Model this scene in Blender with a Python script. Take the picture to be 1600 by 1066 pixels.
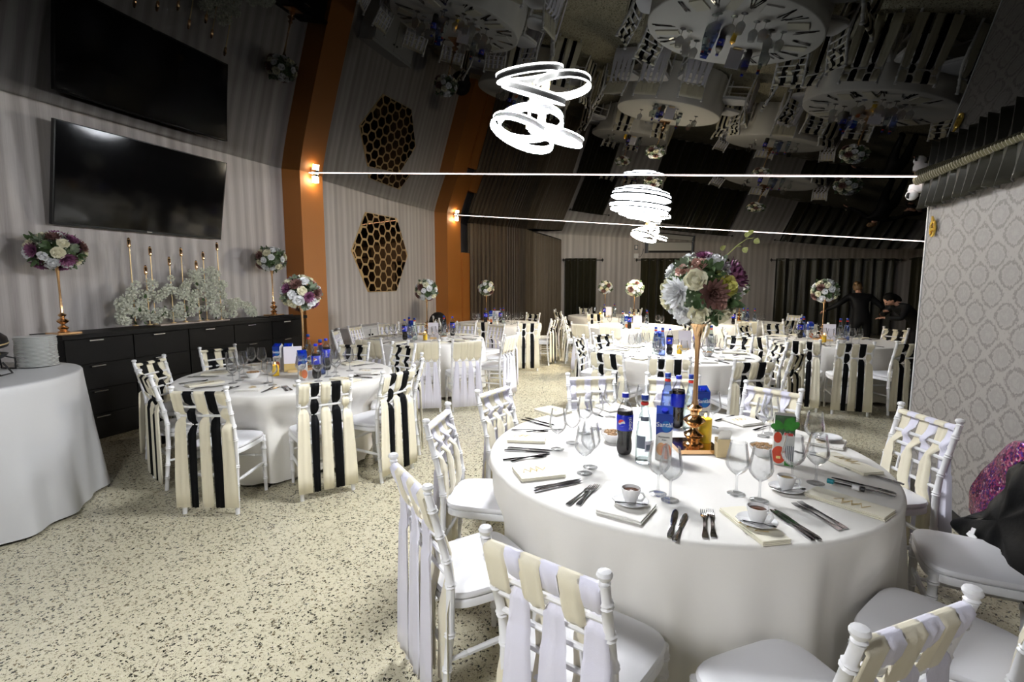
import bpy, bmesh, math, random
from mathutils import Vector, Matrix
PI = math.pi
rnd = random.Random(7)
S = bpy.context.scene
COL = S.collection
for o in list(bpy.data.objects):
    bpy.data.objects.remove(o, do_unlink=True)

# ------------------------------------------------------------------ camera, world, exposure
cam_d = bpy.data.cameras.new('camera'); cam = bpy.data.objects.new('camera', cam_d); COL.objects.link(cam)
cam.location = (0, 0, 1.6)
cam.rotation_euler = (math.radians(90 - 6.571), 0, math.radians(19))
cam_d.sensor_width = 36; cam_d.lens = 790 / 1600 * 36
cam_d.clip_start = 0.05; cam_d.clip_end = 100
S.camera = cam
w = bpy.data.worlds.new('hall_world'); S.world = w; w.use_nodes = True
w.node_tree.nodes['Background'].inputs[0].default_value = (0.5, 0.5, 0.55, 1)
w.node_tree.nodes['Background'].inputs[1].default_value = 0.02
S.view_settings.view_transform = 'Standard'
S.view_settings.look = 'None'
S.view_settings.gamma = 1
S.view_settings.use_curve_mapping = False
S.view_settings.exposure = 1.42
S.cycles.max_bounces = 10
S.cycles.transparent_max_bounces = 24
S.cycles.caustics_reflective = False
S.cycles.caustics_refractive = False
S.cycles.sample_clamp_indirect = 4
S.cycles.use_denoising = True
LAMP_E = 165.0        # emission of the cool ring lamps
DRUM_E = 42.0
LED_E = 3.6

# ------------------------------------------------------------------ materials
MATS = {}
def pm(name, col, rough=0.5, metal=0.0, spec=0.5, bump=0.0, bscale=80, sheen=0.0, var=0.0, coat=0.0, trans=0.0):
    if name in MATS: return MATS[name]
    m = bpy.data.materials.new(name); m.use_nodes = True
    nt = m.node_tree; b = nt.nodes['Principled BSDF']
    b.inputs['Base Color'].default_value = (*col, 1)
    b.inputs['Roughness'].default_value = rough
    b.inputs['Metallic'].default_value = metal
    b.inputs['Specular IOR Level'].default_value = spec
    b.inputs['Coat Weight'].default_value = coat
    b.inputs['Sheen Weight'].default_value = sheen
    b.inputs['Transmission Weight'].default_value = trans
    tc = nt.nodes.new('ShaderNodeTexCoord')
    n = nt.nodes.new('ShaderNodeTexNoise'); n.inputs['Scale'].default_value = bscale; n.inputs['Detail'].default_value = 3
    nt.links.new(tc.outputs['Object'], n.inputs['Vector'])
    if var > 0:
        mx = nt.nodes.new('ShaderNodeMix'); mx.data_type = 'RGBA'
        mx.inputs[6].default_value = (*[c * (1 - var) for c in col], 1)
        mx.inputs[7].default_value = (*[min(1, c * (1 + var)) for c in col], 1)
        nt.links.new(n.outputs['Fac'], mx.inputs[0]); nt.links.new(mx.outputs[2], b.inputs['Base Color'])
    if bump > 0:
        bp = nt.nodes.new('ShaderNodeBump'); bp.inputs['Strength'].default_value = bump; bp.inputs['Distance'].default_value = 0.004
        nt.links.new(n.outputs['Fac'], bp.inputs['Height']); nt.links.new(bp.outputs['Normal'], b.inputs['Normal'])
    MATS[name] = m
    return m
def emit(name, col, e):
    m = bpy.data.materials.new(name); m.use_nodes = True
    nt = m.node_tree; b = nt.nodes['Principled BSDF']
    b.inputs['Base Color'].default_value = (*col, 1)
    b.inputs['Emission Color'].default_value = (*col, 1); b.inputs['Emission Strength'].default_value = e
    MATS[name] = m
    return m
def node(nt, t, **kw):
    n = nt.nodes.new(t)
    for k, v in kw.items(): setattr(n, k, v)
    return n
def math_n(nt, op, a, b=None):
    n = nt.nodes.new('ShaderNodeMath'); n.operation = op
    for i, v in enumerate((a, b)):
        if v is None: continue
        if isinstance(v, (int, float)): n.inputs[i].default_value = v
        else: nt.links.new(v, n.inputs[i])
    return n.outputs[0]
def ramp(nt, fac, stops, interp='LINEAR'):
    r = nt.nodes.new('ShaderNodeValToRGB'); r.color_ramp.interpolation = interp
    e = r.color_ramp.elements
    while len(e) < len(stops): e.new(0.5)
    for el, (p, c) in zip(e, stops): el.position = p; el.color = (*c, 1)
    nt.links.new(fac, r.inputs[0])
    return r.outputs[0]
def mixc(nt, fac, a, b, mode='MIX'):
    n = nt.nodes.new('ShaderNodeMix'); n.data_type = 'RGBA'; n.blend_type = mode
    for i, v in ((0, fac), (6, a), (7, b)):
        if isinstance(v, (int, float)): n.inputs[i].default_value = v
        elif isinstance(v, tuple): n.inputs[i].default_value = (*v, 1)
        else: nt.links.new(v, n.inputs[i])
    return n.outputs[2]
def geo_pos(nt):
    g = nt.nodes.new('ShaderNodeNewGeometry'); s = nt.nodes.new('ShaderNodeSeparateXYZ')
    nt.links.new(g.outputs['Position'], s.inputs[0])
    return g.outputs['Position'], s.outputs
def base_mat(name, rough=0.6, spec=0.4):
    m = bpy.data.materials.new(name); m.use_nodes = True; MATS[name] = m
    b = m.node_tree.nodes['Principled BSDF']; b.inputs['Roughness'].default_value = rough; b.inputs['Specular IOR Level'].default_value = spec
    return m, m.node_tree, b

# striped wallpaper: bands run up the wall, so they depend on the horizontal position only
def wallpaper(name, axis):
    m, nt, b = base_mat(name, 0.55, 0.3)
    p, xyz = geo_pos(nt)
    h = xyz[axis]
    n1 = node(nt, 'ShaderNodeTexNoise', noise_dimensions='1D'); n1.inputs['Scale'].default_value = 5.5; n1.inputs['Detail'].default_value = 3; n1.inputs['Roughness'].default_value = 0.6
    nt.links.new(h, n1.inputs['W'])
    wv = math_n(nt, 'SINE', math_n(nt, 'MULTIPLY', h, 2 * PI / 0.155))
    n2 = node(nt, 'ShaderNodeTexNoise', noise_dimensions='3D'); n2.inputs['Scale'].default_value = 1.0; n2.inputs['Detail'].default_value = 4
    mp = node(nt, 'ShaderNodeMapping'); mp.inputs['Scale'].default_value = (90, 90, 3)
    nt.links.new(p, mp.inputs[0]); nt.links.new(mp.outputs[0], n2.inputs['Vector'])
    f = math_n(nt, 'ADD', math_n(nt, 'MULTIPLY', n1.outputs['Fac'], 0.7), math_n(nt, 'MULTIPLY', wv, 0.10))
    f = math_n(nt, 'ADD', f, math_n(nt, 'MULTIPLY', n2.outputs['Fac'], 0.30))
    c = ramp(nt, f, [(0.22, (0.34, 0.31, 0.30)), (0.45, (0.45, 0.42, 0.405)), (0.75, (0.62, 0.59, 0.57))])
    nt.links.new(c, b.inputs['Base Color'])
    bp = node(nt, 'ShaderNodeBump'); bp.inputs['Strength'].default_value = 0.3; bp.inputs['Distance'].default_value = 0.003
    nt.links.new(f, bp.inputs['Height']); nt.links.new(bp.outputs[0], b.inputs['Normal'])
    return m
M_wall = wallpaper('striped_wallpaper', 1)
M_wallb = wallpaper('striped_wallpaper_back', 0)
def damask():
    m, nt, b = base_mat('damask_wallpaper', 0.6, 0.25)
    p, xyz = geo_pos(nt)
    nz = node(nt, 'ShaderNodeTexNoise'); nz.inputs['Scale'].default_value = 55; nz.inputs['Detail'].default_value = 2
    nt.links.new(p, nz.inputs['Vector'])
    cu = math_n(nt, 'COSINE', math_n(nt, 'MULTIPLY', xyz[1], 2 * PI / 0.33))
    cv = math_n(nt, 'COSINE', math_n(nt, 'MULTIPLY', xyz[2], 2 * PI / 0.235))
    F = math_n(nt, 'ABSOLUTE', math_n(nt, 'MULTIPLY', math_n(nt, 'ADD', cu, cv), 0.5))
    F = math_n(nt, 'ADD', F, math_n(nt, 'MULTIPLY', math_n(nt, 'SUBTRACT', nz.outputs['Fac'], 0.5), 0.75))
    c = ramp(nt, F, [(0.0, (0.32, 0.30, 0.285)), (0.14, (0.31, 0.29, 0.275)), (0.26, (0.19, 0.178, 0.17)), (0.38, (0.20, 0.188, 0.18)), (0.5, (0.32, 0.30, 0.285)), (0.8, (0.27, 0.255, 0.245)), (1.0, (0.31, 0.295, 0.28))])
    nt.links.new(c, b.inputs['Base Color'])
    return m
M_damask = damask()
def terrazzo():
    m, nt, b = base_mat('terrazzo_floor', 0.22, 0.5)
    p, xyz = geo_pos(nt)
    def chips(scale, keep, size, warp):
        nz = node(nt, 'ShaderNodeTexNoise'); nz.inputs['Scale'].default_value = warp; nt.links.new(p, nz.inputs['Vector'])
        q = node(nt, 'ShaderNodeMixRGB'); q.inputs[0].default_value = 0.035; nt.links.new(p, q.inputs[1]); nt.links.new(nz.outputs['Color'], q.inputs[2])
        v = node(nt, 'ShaderNodeTexVoronoi'); v.inputs['Scale'].default_value = scale; nt.links.new(q.outputs[0], v.inputs['Vector'])
        sp = node(nt, 'ShaderNodeSeparateColor'); nt.links.new(v.outputs['Color'], sp.inputs[0])
        a = math_n(nt, 'LESS_THAN', sp.outputs[0], keep)
        d = math_n(nt, 'LESS_THAN', v.outputs['Distance'], size)
        return math_n(nt, 'MULTIPLY', a, d), sp.outputs[1]
    big = node(nt, 'ShaderNodeTexNoise'); big.inputs['Scale'].default_value = 1.2; nt.links.new(p, big.inputs['Vector'])
    fine = node(nt, 'ShaderNodeTexNoise'); fine.inputs['Scale'].default_value = 120; fine.inputs['Detail'].default_value = 3; nt.links.new(p, fine.inputs['Vector'])
    c = mixc(nt, big.outputs['Fac'], (0.56, 0.52, 0.37), (0.66, 0.625, 0.47))
    c = mixc(nt, math_n(nt, 'MULTIPLY', fine.outputs['Fac'], 0.35), c, (0.36, 0.30, 0.2))
    f1, r1 = chips(66, 0.46, 0.43, 70)
    c = mixc(nt, f1, c, ramp(nt, r1, [(0.0, (0.018, 0.018, 0.015)), (0.6, (0.045, 0.042, 0.03)), (0.78, (0.16, 0.12, 0.06)), (1.0, (0.28, 0.26, 0.19))]))
    f2, r2 = chips(125, 0.38, 0.42, 130)
    c = mixc(nt, f2, c, ramp(nt, r2, [(0.0, (0.06, 0.055, 0.05)), (0.6, (0.22, 0.18, 0.11)), (1.0, (0.8, 0.76, 0.66))]))
    nt.links.new(c, b.inputs['Base Color'])
    nt.links.new(math_n(nt, 'ADD', 0.14, math_n(nt, 'MULTIPLY', big.outputs['Fac'], 0.2)), b.inputs['Roughness'])
    return m
M_floor = terrazzo()
def film():
    m, nt, b = base_mat('glossy_stretch_film', 0.012, 0.5)
    b.inputs['Base Color'].default_value = (0.060, 0.060, 0.057, 1); b.inputs['Metallic'].default_value = 1; b.inputs['Specular Tint'].default_value = (0.45, 0.45, 0.45, 1)
    return m
M_film = film()
def pleat_cloth(name, col, rough=0.7, sheen=0.3):
    return pm(name, col, rough, 0, 0.25, bump=0.25, bscale=250, sheen=sheen, var=0.12)
M_black_curt = pleat_cloth('black_curtain_cloth', (0.030, 0.028, 0.014), 0.36, 0.1)
M_brown_curt = pleat_cloth('brown_curtain_cloth', (0.10, 0.076, 0.048), 0.5, 0.3)
M_pelmet = pleat_cloth('pelmet_cloth', (0.02, 0.0185, 0.010), 0.34, 0.1)
M_orange = pm('orange_paint', (0.42, 0.155, 0.03), 0.55, bump=0.05, bscale=60, var=0.06)
M_cloth = pm('white_tablecloth', (0.80, 0.78, 0.735), 0.6, spec=0.3, bump=0.06, bscale=500, sheen=0.15)
M_cloth_b = pm('buffet_cloth', (0.52, 0.525, 0.53), 0.45, spec=0.4, bump=0.06, bscale=400, sheen=0.1)
M_chair = pm('white_lacquered_wood', (0.83, 0.83, 0.84), 0.3, spec=0.5)
M_pad = pm('white_seat_vinyl', (0.82, 0.82, 0.85), 0.42, bump=0.05, bscale=90)
M_cream = pm('cream_chiffon', (0.80, 0.745, 0.58), 0.7, spec=0.2, bump=0.15, bscale=350, sheen=0.3)
M_lilac = pm('lilac_white_chiffon', (0.77, 0.76, 0.87), 0.7, spec=0.2, bump=0.15, bscale=350, sheen=0.3)
M_blackr = pm('black_satin', (0.0035, 0.004, 0.005), 0.6, spec=0.12, bump=0.1, bscale=350)
M_black_wood = pm('black_wood', (0.006, 0.0055, 0.005), 0.5, spec=0.18, bump=0.15, bscale=40, var=0.25)
M_chrome = pm('chrome', (0.75, 0.75, 0.75), 0.16, 1)
M_steel = pm('cutlery_steel', (0.36, 0.36, 0.37), 0.12, 1)
M_gold = pm('polished_gold', (0.80, 0.50, 0.26), 0.14, 1)
M_gold2 = pm('gold_frame', (0.92, 0.70, 0.38), 0.38, 0.85)
M_bronze = pm('bronze_mirror', (0.16, 0.085, 0.035), 0.03, 1)
M_screen = pm('tv_screen', (0.003, 0.003, 0.0035), 0.07, spec=0.2)
M_plastic = pm('black_plastic', (0.008, 0.008, 0.009), 0.4, spec=0.3)
M_white_pl = pm('white_plastic', (0.8, 0.8, 0.8), 0.35)
M_silver = pm('silver_plastic', (0.5, 0.5, 0.5), 0.25, 0.7)
M_porc = pm('white_porcelain', (0.82, 0.82, 0.82), 0.12, coat=0.5)
M_plate = pm('plate_stoneware', (0.82, 0.83, 0.81), 0.25, coat=0.3)
M_coffee = pm('coffee', (0.09, 0.03, 0.01), 0.1)
M_coffee2 = pm('milky_coffee', (0.25, 0.17, 0.06), 0.15)
M_card = pm('menu_card', (0.74, 0.72, 0.80), 0.6)
M_napkin = pm('ivory_napkin', (0.82, 0.78, 0.64), 0.75, bump=0.15, bscale=150)
M_napw = pm('white_napkin', (0.85, 0.83, 0.78), 0.75, bump=0.15, bscale=150)
M_goldprint = pm('gold_print', (0.62, 0.46, 0.18), 0.4, 0.2)
M_kraft = pm('tan_paper', (0.62, 0.49, 0.28), 0.8, bump=0.1)
M_green = pm('leaf_green', (0.075, 0.13, 0.05), 0.5, var=0.35, bscale=30)
M_greyleaf = pm('sage_leaf', (0.16, 0.2, 0.13), 0.6, var=0.3, bscale=30)
M_rose = pm('ivory_rose', (0.80, 0.77, 0.58), 0.6, var=0.08, bscale=20, sheen=0.2)
M_peony = pm('white_peony', (0.84, 0.85, 0.86), 0.6, var=0.06, bscale=20, sheen=0.2)
M_yellow = pm('yellow_rose', (0.72, 0.70, 0.2), 0.6, var=0.15, bscale=20)
M_mauve = pm('mauve_petal', (0.27, 0.095, 0.20), 0.65, var=0.25, bscale=25)
M_dahlia = pm('dusky_dahlia', (0.21, 0.105, 0.09), 0.65, var=0.25, bscale=25)
M_pink = pm('dusty_pink_petal', (0.52, 0.31, 0.26), 0.6, var=0.15, bscale=25)
M_blossom = pm('white_blossom', (0.86, 0.87, 0.76), 0.7, var=0.12, bscale=30, sheen=0.2)
M_blue = pm('label_blue', (0.005, 0.02, 0.50), 0.35)
M_navy = pm('carton_blue', (0.004, 0.035, 0.30), 0.3)
M_teal = pm('carton_teal', (0.005, 0.14, 0.45), 0.3)
M_red = pm('print_red', (0.62, 0.03, 0.02), 0.35)
M_tomato = pm('tomato_red', (0.60, 0.06, 0.02), 0.35, var=0.3, bscale=25)
M_peach = pm('peach_print', (0.72, 0.20, 0.08), 0.4, var=0.35, bscale=14)
M_leafp = pm('basil_print', (0.03, 0.22, 0.02), 0.35, var=0.5, bscale=40)
M_carton = pm('carton_white', (0.72, 0.70, 0.66), 0.35)
M_white_print = pm('white_print', (0.85, 0.85, 0.85), 0.4)
M_ink = pm('black_print', (0.01, 0.01, 0.012), 0.4)
M_cola = pm('cola', (0.012, 0.008, 0.008), 0.08)
M_greylab = pm('grey_label', (0.10, 0.12, 0.16), 0.4)
M_paint_grey = pm('pale_grey_paint', (0.55, 0.56, 0.57), 0.5)
M_skin = pm('skin', (0.55, 0.30, 0.21), 0.5, var=0.08, bscale=15)
M_jacket = pm('black_jacket_cloth', (0.007, 0.007, 0.008), 0.6, spec=0.2)
M_hair = pm('light_brown_hair', (0.17, 0.095, 0.04), 0.5, bump=0.4, bscale=120, var=0.3)
M_hair2 = pm('black_hair', (0.005, 0.0045, 0.004), 0.7, spec=0.1, bump=0.4, bscale=120)
M_velvet = pm('black_velvet', (0.0022, 0.0024, 0.0028), 0.6, spec=0.12, bump=0.2, bscale=60)
M_food = pm('salad', (0.32, 0.26, 0.06), 0.5, var=0.6, bscale=30)
M_nut = pm('nuts', (0.34, 0.2, 0.09), 0.6, var=0.4, bscale=60)
M_wire = pm('dark_iron', (0.015, 0.015, 0.015), 0.4)
M_clear_tube = pm('clear_plastic_tube', (0.75, 0.75, 0.75), 0.15)
M_cool = emit('cool_led', (0.95, 0.965, 1.0), LAMP_E)
M_drum = emit('drum_led', (0.92, 0.95, 1.0), DRUM_E)
M_warm = emit('warm_led', (1.0, 0.88, 0.68), 200)
M_strip = emit('pink_white_led', (1.0, 0.83, 0.79), LED_E)
M_sconce = emit('sconce_glow', (1.0, 0.72, 0.42), 22)
M_flame = emit('candle_flame', (1.0, 0.55, 0.12), 12)
M_wax = pm('yellow_wax', (0.95, 0.60, 0.03), 0.4)
M_waxlit = emit('lit_yellow_wax', (0.95, 0.62, 0.08), 0.35)
def glass_mat(name, tint, ior=1.45, op=0.0):
    m = bpy.data.materials.new(name); m.use_nodes = True; nt = m.node_tree; MATS[name] = m
    nt.nodes.remove(nt.nodes['Principled BSDF'])
    t = node(nt, 'ShaderNodeBsdfTransparent'); t.inputs[0].default_value = (*tint, 1)
    g = node(nt, 'ShaderNodeBsdfGlossy'); g.inputs['Roughness'].default_value = 0.02; g.inputs[0].default_value = (1, 1, 1, 1)
    lw = node(nt, 'ShaderNodeLayerWeight'); lw.inputs['Blend'].default_value = 0.24
    f = math_n(nt, 'ADD', math_n(nt, 'MULTIPLY', lw.outputs['Fresnel'], 0.62), 0.025)
    mx = node(nt, 'ShaderNodeMixShader'); nt.links.new(f, mx.inputs[0]); nt.links.new(t.outputs[0], mx.inputs[1]); nt.links.new(g.outputs[0], mx.inputs[2])
    nt.links.new(mx.outputs[0], nt.nodes['Material Output'].inputs[0])
    return m
M_glass = glass_mat('thin_clear_glass', (0.955, 0.96, 0.965))
M_bottle = glass_mat('bottle_glass', (0.80, 0.87, 0.87))
M_bluebottle = glass_mat('blue_bottle_glass', (0.45, 0.55, 0.88))
M_crystal = glass_mat('crystal_stem', (0.90, 0.905, 0.91))
def sequin():
    m, nt, b = base_mat('pink_sequins', 0.25, 0.6)
    tc = node(nt, 'ShaderNodeTexCoord'); v = node(nt, 'ShaderNodeTexVoronoi'); v.inputs['Scale'].default_value = 110
    nt.links.new(tc.outputs['Object'], v.inputs['Vector'])
    sp = node(nt, 'ShaderNodeSeparateColor'); nt.links.new(v.outputs['Color'], sp.inputs[0])
    c = ramp(nt, sp.outputs[0], [(0.0, (0.10, 0.01, 0.09)), (0.3, (0.45, 0.05, 0.22)), (0.55, (0.62, 0.18, 0.30)), (0.75, (0.10, 0.03, 0.35)), (0.93, (0.9, 0.6, 0.7))], 'CONSTANT')
    nt.links.new(c, b.inputs['Base Color']); b.inputs['Metallic'].default_value = 0.7
    nm = node(nt, 'ShaderNodeBump'); nm.inputs['Strength'].default_value = 0.8; nm.inputs['Distance'].default_value = 0.01
    nt.links.new(sp.outputs[1], nm.inputs['Height']); nt.links.new(nm.outputs[0], b.inputs['Normal'])
    return m
M_sequin = sequin()

# ------------------------------------------------------------------ mesh helpers
class MB:
    def __init__(s): s.v = []; s.f = []; s.mi = []
    def add(s, vs, fs, M=None, mi=0):
        o = len(s.v)
        for p in vs:
            p = Vector(p)
            s.v.append(tuple(M @ p) if M is not None else tuple(p))
        for f in fs: s.f.append(tuple(i + o for i in f)); s.mi.append(mi)
        return s
    def box(s, c, d, M=None, mi=0, taper=1.0):
        x, y, z = (k / 2 for k in d); t = taper
        vs = [(c[0] + a * x * (t if cc > 0 else 1), c[1] + b * y * (t if cc > 0 else 1), c[2] + cc * z) for cc in (-1, 1) for b in (-1, 1) for a in (-1, 1)]
        return s.add(vs, [(0, 2, 3, 1), (4, 5, 7, 6), (0, 1, 5, 4), (2, 6, 7, 3), (0, 4, 6, 2), (1, 3, 7, 5)], M, mi)
    def lathe(s, prof, n=20, M=None, mi=0, cap0=True, cap1=True):
        vs = []; fs = []
        for r, z in prof:
            for k in range(n):
                a = 2 * PI * k / n; vs.append((r * math.cos(a), r * math.sin(a), z))
        for i in range(len(prof) - 1):
            for k in range(n):
                k2 = (k + 1) % n
                fs.append((i * n + k, i * n + k2, (i + 1) * n + k2, (i + 1) * n + k))
        if cap0: fs.append(tuple(reversed(range(n))))
        if cap1: fs.append(tuple((len(prof) - 1) * n + k for k in range(n)))
        return s.add(vs, fs, M, mi)
    def tube(s, pts, rad, n=8, M=None, mi=0, closed=False):
        pts = [Vector(p) for p in pts]; N = len(pts)
        if not isinstance(rad, (list, tuple)): rad = [rad] * N
        vs = []; fs = []
        up = None
        for i, p in enumerate(pts):
            if closed: d = pts[(i + 1) % N] - pts[i - 1]
            else: d = pts[min(i + 1, N - 1)] - pts[max(i - 1, 0)]
            d.normalize()
            if up is None:
                up = Vector((0, 0, 1)) if abs(d.z) < 0.9 else Vector((0, 1, 0))
            a = d.cross(up)
            if a.length < 1e-6: a = d.orthogonal()
            a.normalize(); b = a.cross(d).normalized(); up = b
            for k in range(n):
                t = 2 * PI * k / n
                vs.append(p + (a * math.cos(t) + b * math.sin(t)) * rad[i])
        L = N if closed else N - 1
        for i in range(L):
            j = (i + 1) % N
            for k in range(n):
                k2 = (k + 1) % n
                fs.append((i * n + k, i * n + k2, j * n + k2, j * n + k))
        if not closed:
            fs.append(tuple(reversed(range(n)))); fs.append(tuple((N - 1) * n + k for k in range(n)))
        return s.add(vs, fs, M, mi)
    def grid(s, fn, nu, nv, M=None, mi=0, closeu=False):
        vs = [fn(i / (nu if closeu else nu - 1), j / (nv - 1)) for j in range(nv) for i in range(nu)]
        fs = []
        for j in range(nv - 1):
            for i in range(nu if closeu else nu - 1):
                i2 = (i + 1) % nu
                fs.append((j * nu + i, j * nu + i2, (j + 1) * nu + i2, (j + 1) * nu + i))
        return s.add(vs, fs, M, mi)
    def sphere(s, c, r, n=10, m=6, M=None, mi=0, sc=(1, 1, 1)):
        vs = [(c[0], c[1], c[2] - r * sc[2])]; fs = []
        for j in range(1, m):
            a = -PI / 2 + PI * j / m
            for k in range(n):
                t = 2 * PI * k / n
                vs.append((c[0] + r * sc[0] * math.cos(a) * math.cos(t), c[1] + r * sc[1] * math.cos(a) * math.sin(t), c[2] + r * sc[2] * math.sin(a)))
        vs.append((c[0], c[1], c[2] + r * sc[2])); e = len(vs) - 1
        for k in range(n):
            k2 = (k + 1) % n
            fs.append((0, 1 + k2, 1 + k)); fs.append((e, 1 + (m - 2) * n + k, 1 + (m - 2) * n + k2))
            for j in range(m - 2): fs.append((1 + j * n + k, 1 + j * n + k2, 1 + (j + 1) * n + k2, 1 + (j + 1) * n + k))
        return s.add(vs, fs, M, mi)
    def prism(s, poly, h0, h1, M=None, mi=0):
        n = len(poly)
        vs = [(x, y, h0) for x, y in poly] + [(x, y, h1) for x, y in poly]
        fs = [tuple(reversed(range(n))), tuple(range(n, 2 * n))] + [(i, (i + 1) % n, n + (i + 1) % n, n + i) for i in range(n)]
        return s.add(vs, fs, M, mi)
    def mesh(s, name, mats, smooth=True, angle=40):
        me = bpy.data.meshes.new(name); me.from_pydata(s.v, [], s.f)
        if not isinstance(mats, (list, tuple)): mats = [mats]
        for m in mats: me.materials.append(m)
        if len(mats) > 1: me.polygons.foreach_set('material_index', s.mi)
        if smooth:
            me.polygons.foreach_set('use_smooth', [True] * len(me.polygons))
            try: me.set_sharp_from_angle(angle=math.radians(angle))
            except Exception: pass
        me.update()
        return me
def link(name, data, parent=None, M=None):
    o = bpy.data.objects.new(name, data); COL.objects.link(o)
    if parent is not None: o.parent = parent
    if M is not None: o.matrix_local = M
    return o
def tag(o, label, cat, group=None, kind=None):
    if label: o['label'] = label
    if cat: o['category'] = cat
    if group: o['group'] = group
    if kind: o['kind'] = kind
    return o
def thing(name, label, cat, loc=(0, 0, 0), rz=0.0, group=None):
    o = bpy.data.objects.new(name, None); COL.objects.link(o); o.empty_display_size = 0.1
    o.location = loc; o.rotation_euler = (0, 0, rz)
    return tag(o, label, cat, group)
def struct(name, mb, mat, label=None, smooth=False, cat=None):
    o = link(name, mb.mesh(name, mat, smooth)); o['kind'] = 'structure'
    if label: o['label'] = label
    return o
def T(x, y, z, rz=0.0, rx=0.0, ry=0.0, s=1.0):
    return Matrix.Translation((x, y, z)) @ Matrix.Rotation(rz, 4, 'Z') @ Matrix.Rotation(ry, 4, 'Y') @ Matrix.Rotation(rx, 4, 'X') @ Matrix.Scale(s, 4)
def copy_thing(root, loc, rz, label=None, group=None):
    r = root.copy(); COL.objects.link(r); r.location = loc; r.rotation_euler = (0, 0, rz)
    if label: r['label'] = label
    if group: r['group'] = group
    for ch in list(root.children):
        c = ch.copy(); COL.objects.link(c); c.parent = r
        for g in list(ch.children):
            d = g.copy(); COL.objects.link(d); d.parent = c
    return r

# ------------------------------------------------------------------ room shell
def zp(X): return max(3.385 - 0.126 * (X + 6.1), 2.12)          # plane of the glossy film
def Yback(X): return (15.5 + 0.3256 * X) / 0.9455
SEAM = [lambda X: 1.5 - 0.24 * (X + 5.75), lambda X: 6.80 - 0.272 * (X + 5.75), lambda X: 12.1 - 0.333 * (X + 5.75)]
def seam_near(X): return -4.0
def zback(X): return 3.19 - 0.056 * (X + 6.1)
XR = 6.9
floor = struct('floor', MB().box((0.4, 7.5, -0.05), (15.0, 25.0, 0.1)), M_floor, 'cream terrazzo floor with dark chips')
def film_bay(f0, f1, last=False, sag=0.045, y0=None):
    def fn(u, v):
        X = -6.1 + (XR + 6.1) * u
        Y = f0(X) + (f1(X) - f0(X)) * v
        z = zp(X)
        if last: z = z + (zback(X) - z) * v
        fade = min(1, max(0, (X + 6.1) / 0.6)) * min(1, max(0, (XR - X) / 0.6))
        z -= sag * 4 * v * (1 - v) * (0.25 + 0.75 * fade)
        return (X, Y, z)
    o = struct('ceiling', MB().grid(fn, 60, 32), M_film, smooth=True)
    o['label'] = 'dark mirror-gloss stretch film ceiling bay'
    return o
film_bay(seam_near, SEAM[0]); film_bay(SEAM[0], SEAM[1]); film_bay(SEAM[1], SEAM[2]); film_bay(SEAM[2], Yback, True, 0.05)
wl = struct('wall_left', MB().box((-6.2, 5.3, 1.9), (0.2, 19.0, 3.8)), M_wall, 'grey vertically striped wallpapered side wall')
bw = MB()
bw.add([(-6.4, Yback(-6.4), 0), (7.2, Yback(7.2), 0), (7.2, Yback(7.2), 3.6), (-6.4, Yback(-6.4), 3.6),
        (-6.4, Yback(-6.4) + .2, 0), (7.2, Yback(7.2) + .2, 0), (7.2, Yback(7.2) + .2, 3.6), (-6.4, Yback(-6.4) + .2, 3.6)],
       [(0, 1, 2, 3), (7, 6, 5, 4), (0, 4, 5, 1), (3, 2, 6, 7), (1, 5, 6, 2), (0, 3, 7, 4)])
struct('wall_back', bw, M_wallb, 'grey striped end wall with dark curtains')
struct('wall_right', MB().box((2.0, 0.36, 1.9), (0.56, 8.8, 3.8)), M_damask, 'grey damask wallpapered wall end')
struct('wall_side', MB().box((6.75, 11.0, 1.9), (0.2, 20.0, 3.8)), M_wallb, 'far side wall behind dark drapes')
struct('wall_near', MB().box((0, -4.1, 1.9), (14, 0.2, 3.8)), M_wall, 'wall behind the photographer')
struct('baseboard_right', MB().box((1.712, 0.36, 0.05), (0.016, 8.8, 0.1)), M_plastic, 'dark baseboard under the damask wallpaper')
struct('trim_1', MB().box((1.725, 4.765, 1.25), (0.02, 0.02, 2.5)), M_paint_grey, 'pale corner trim on the damask wall')

# orange portal columns
def column(y0, y1, label):
    c = MB().box((-5.925, (y0 + y1) / 2, 1.7), (0.35, y1 - y0, 3.4))
    o = struct('orange_column', c, M_orange, label)
    return o
column(6.58, 7.10, 'orange painted column beside the black drawers')
column(11.70, 12.50, 'orange painted column before the brown curtain')
o = struct('orange_pilaster', MB().box((-5.9, 12.82, 1.2), (0.4, 0.62, 2.41)), M_orange, 'half-height orange pilaster behind the far column')
for (yc, z) in ((6.85, 1.66), (12.1, 1.9)):
    pass

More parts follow.
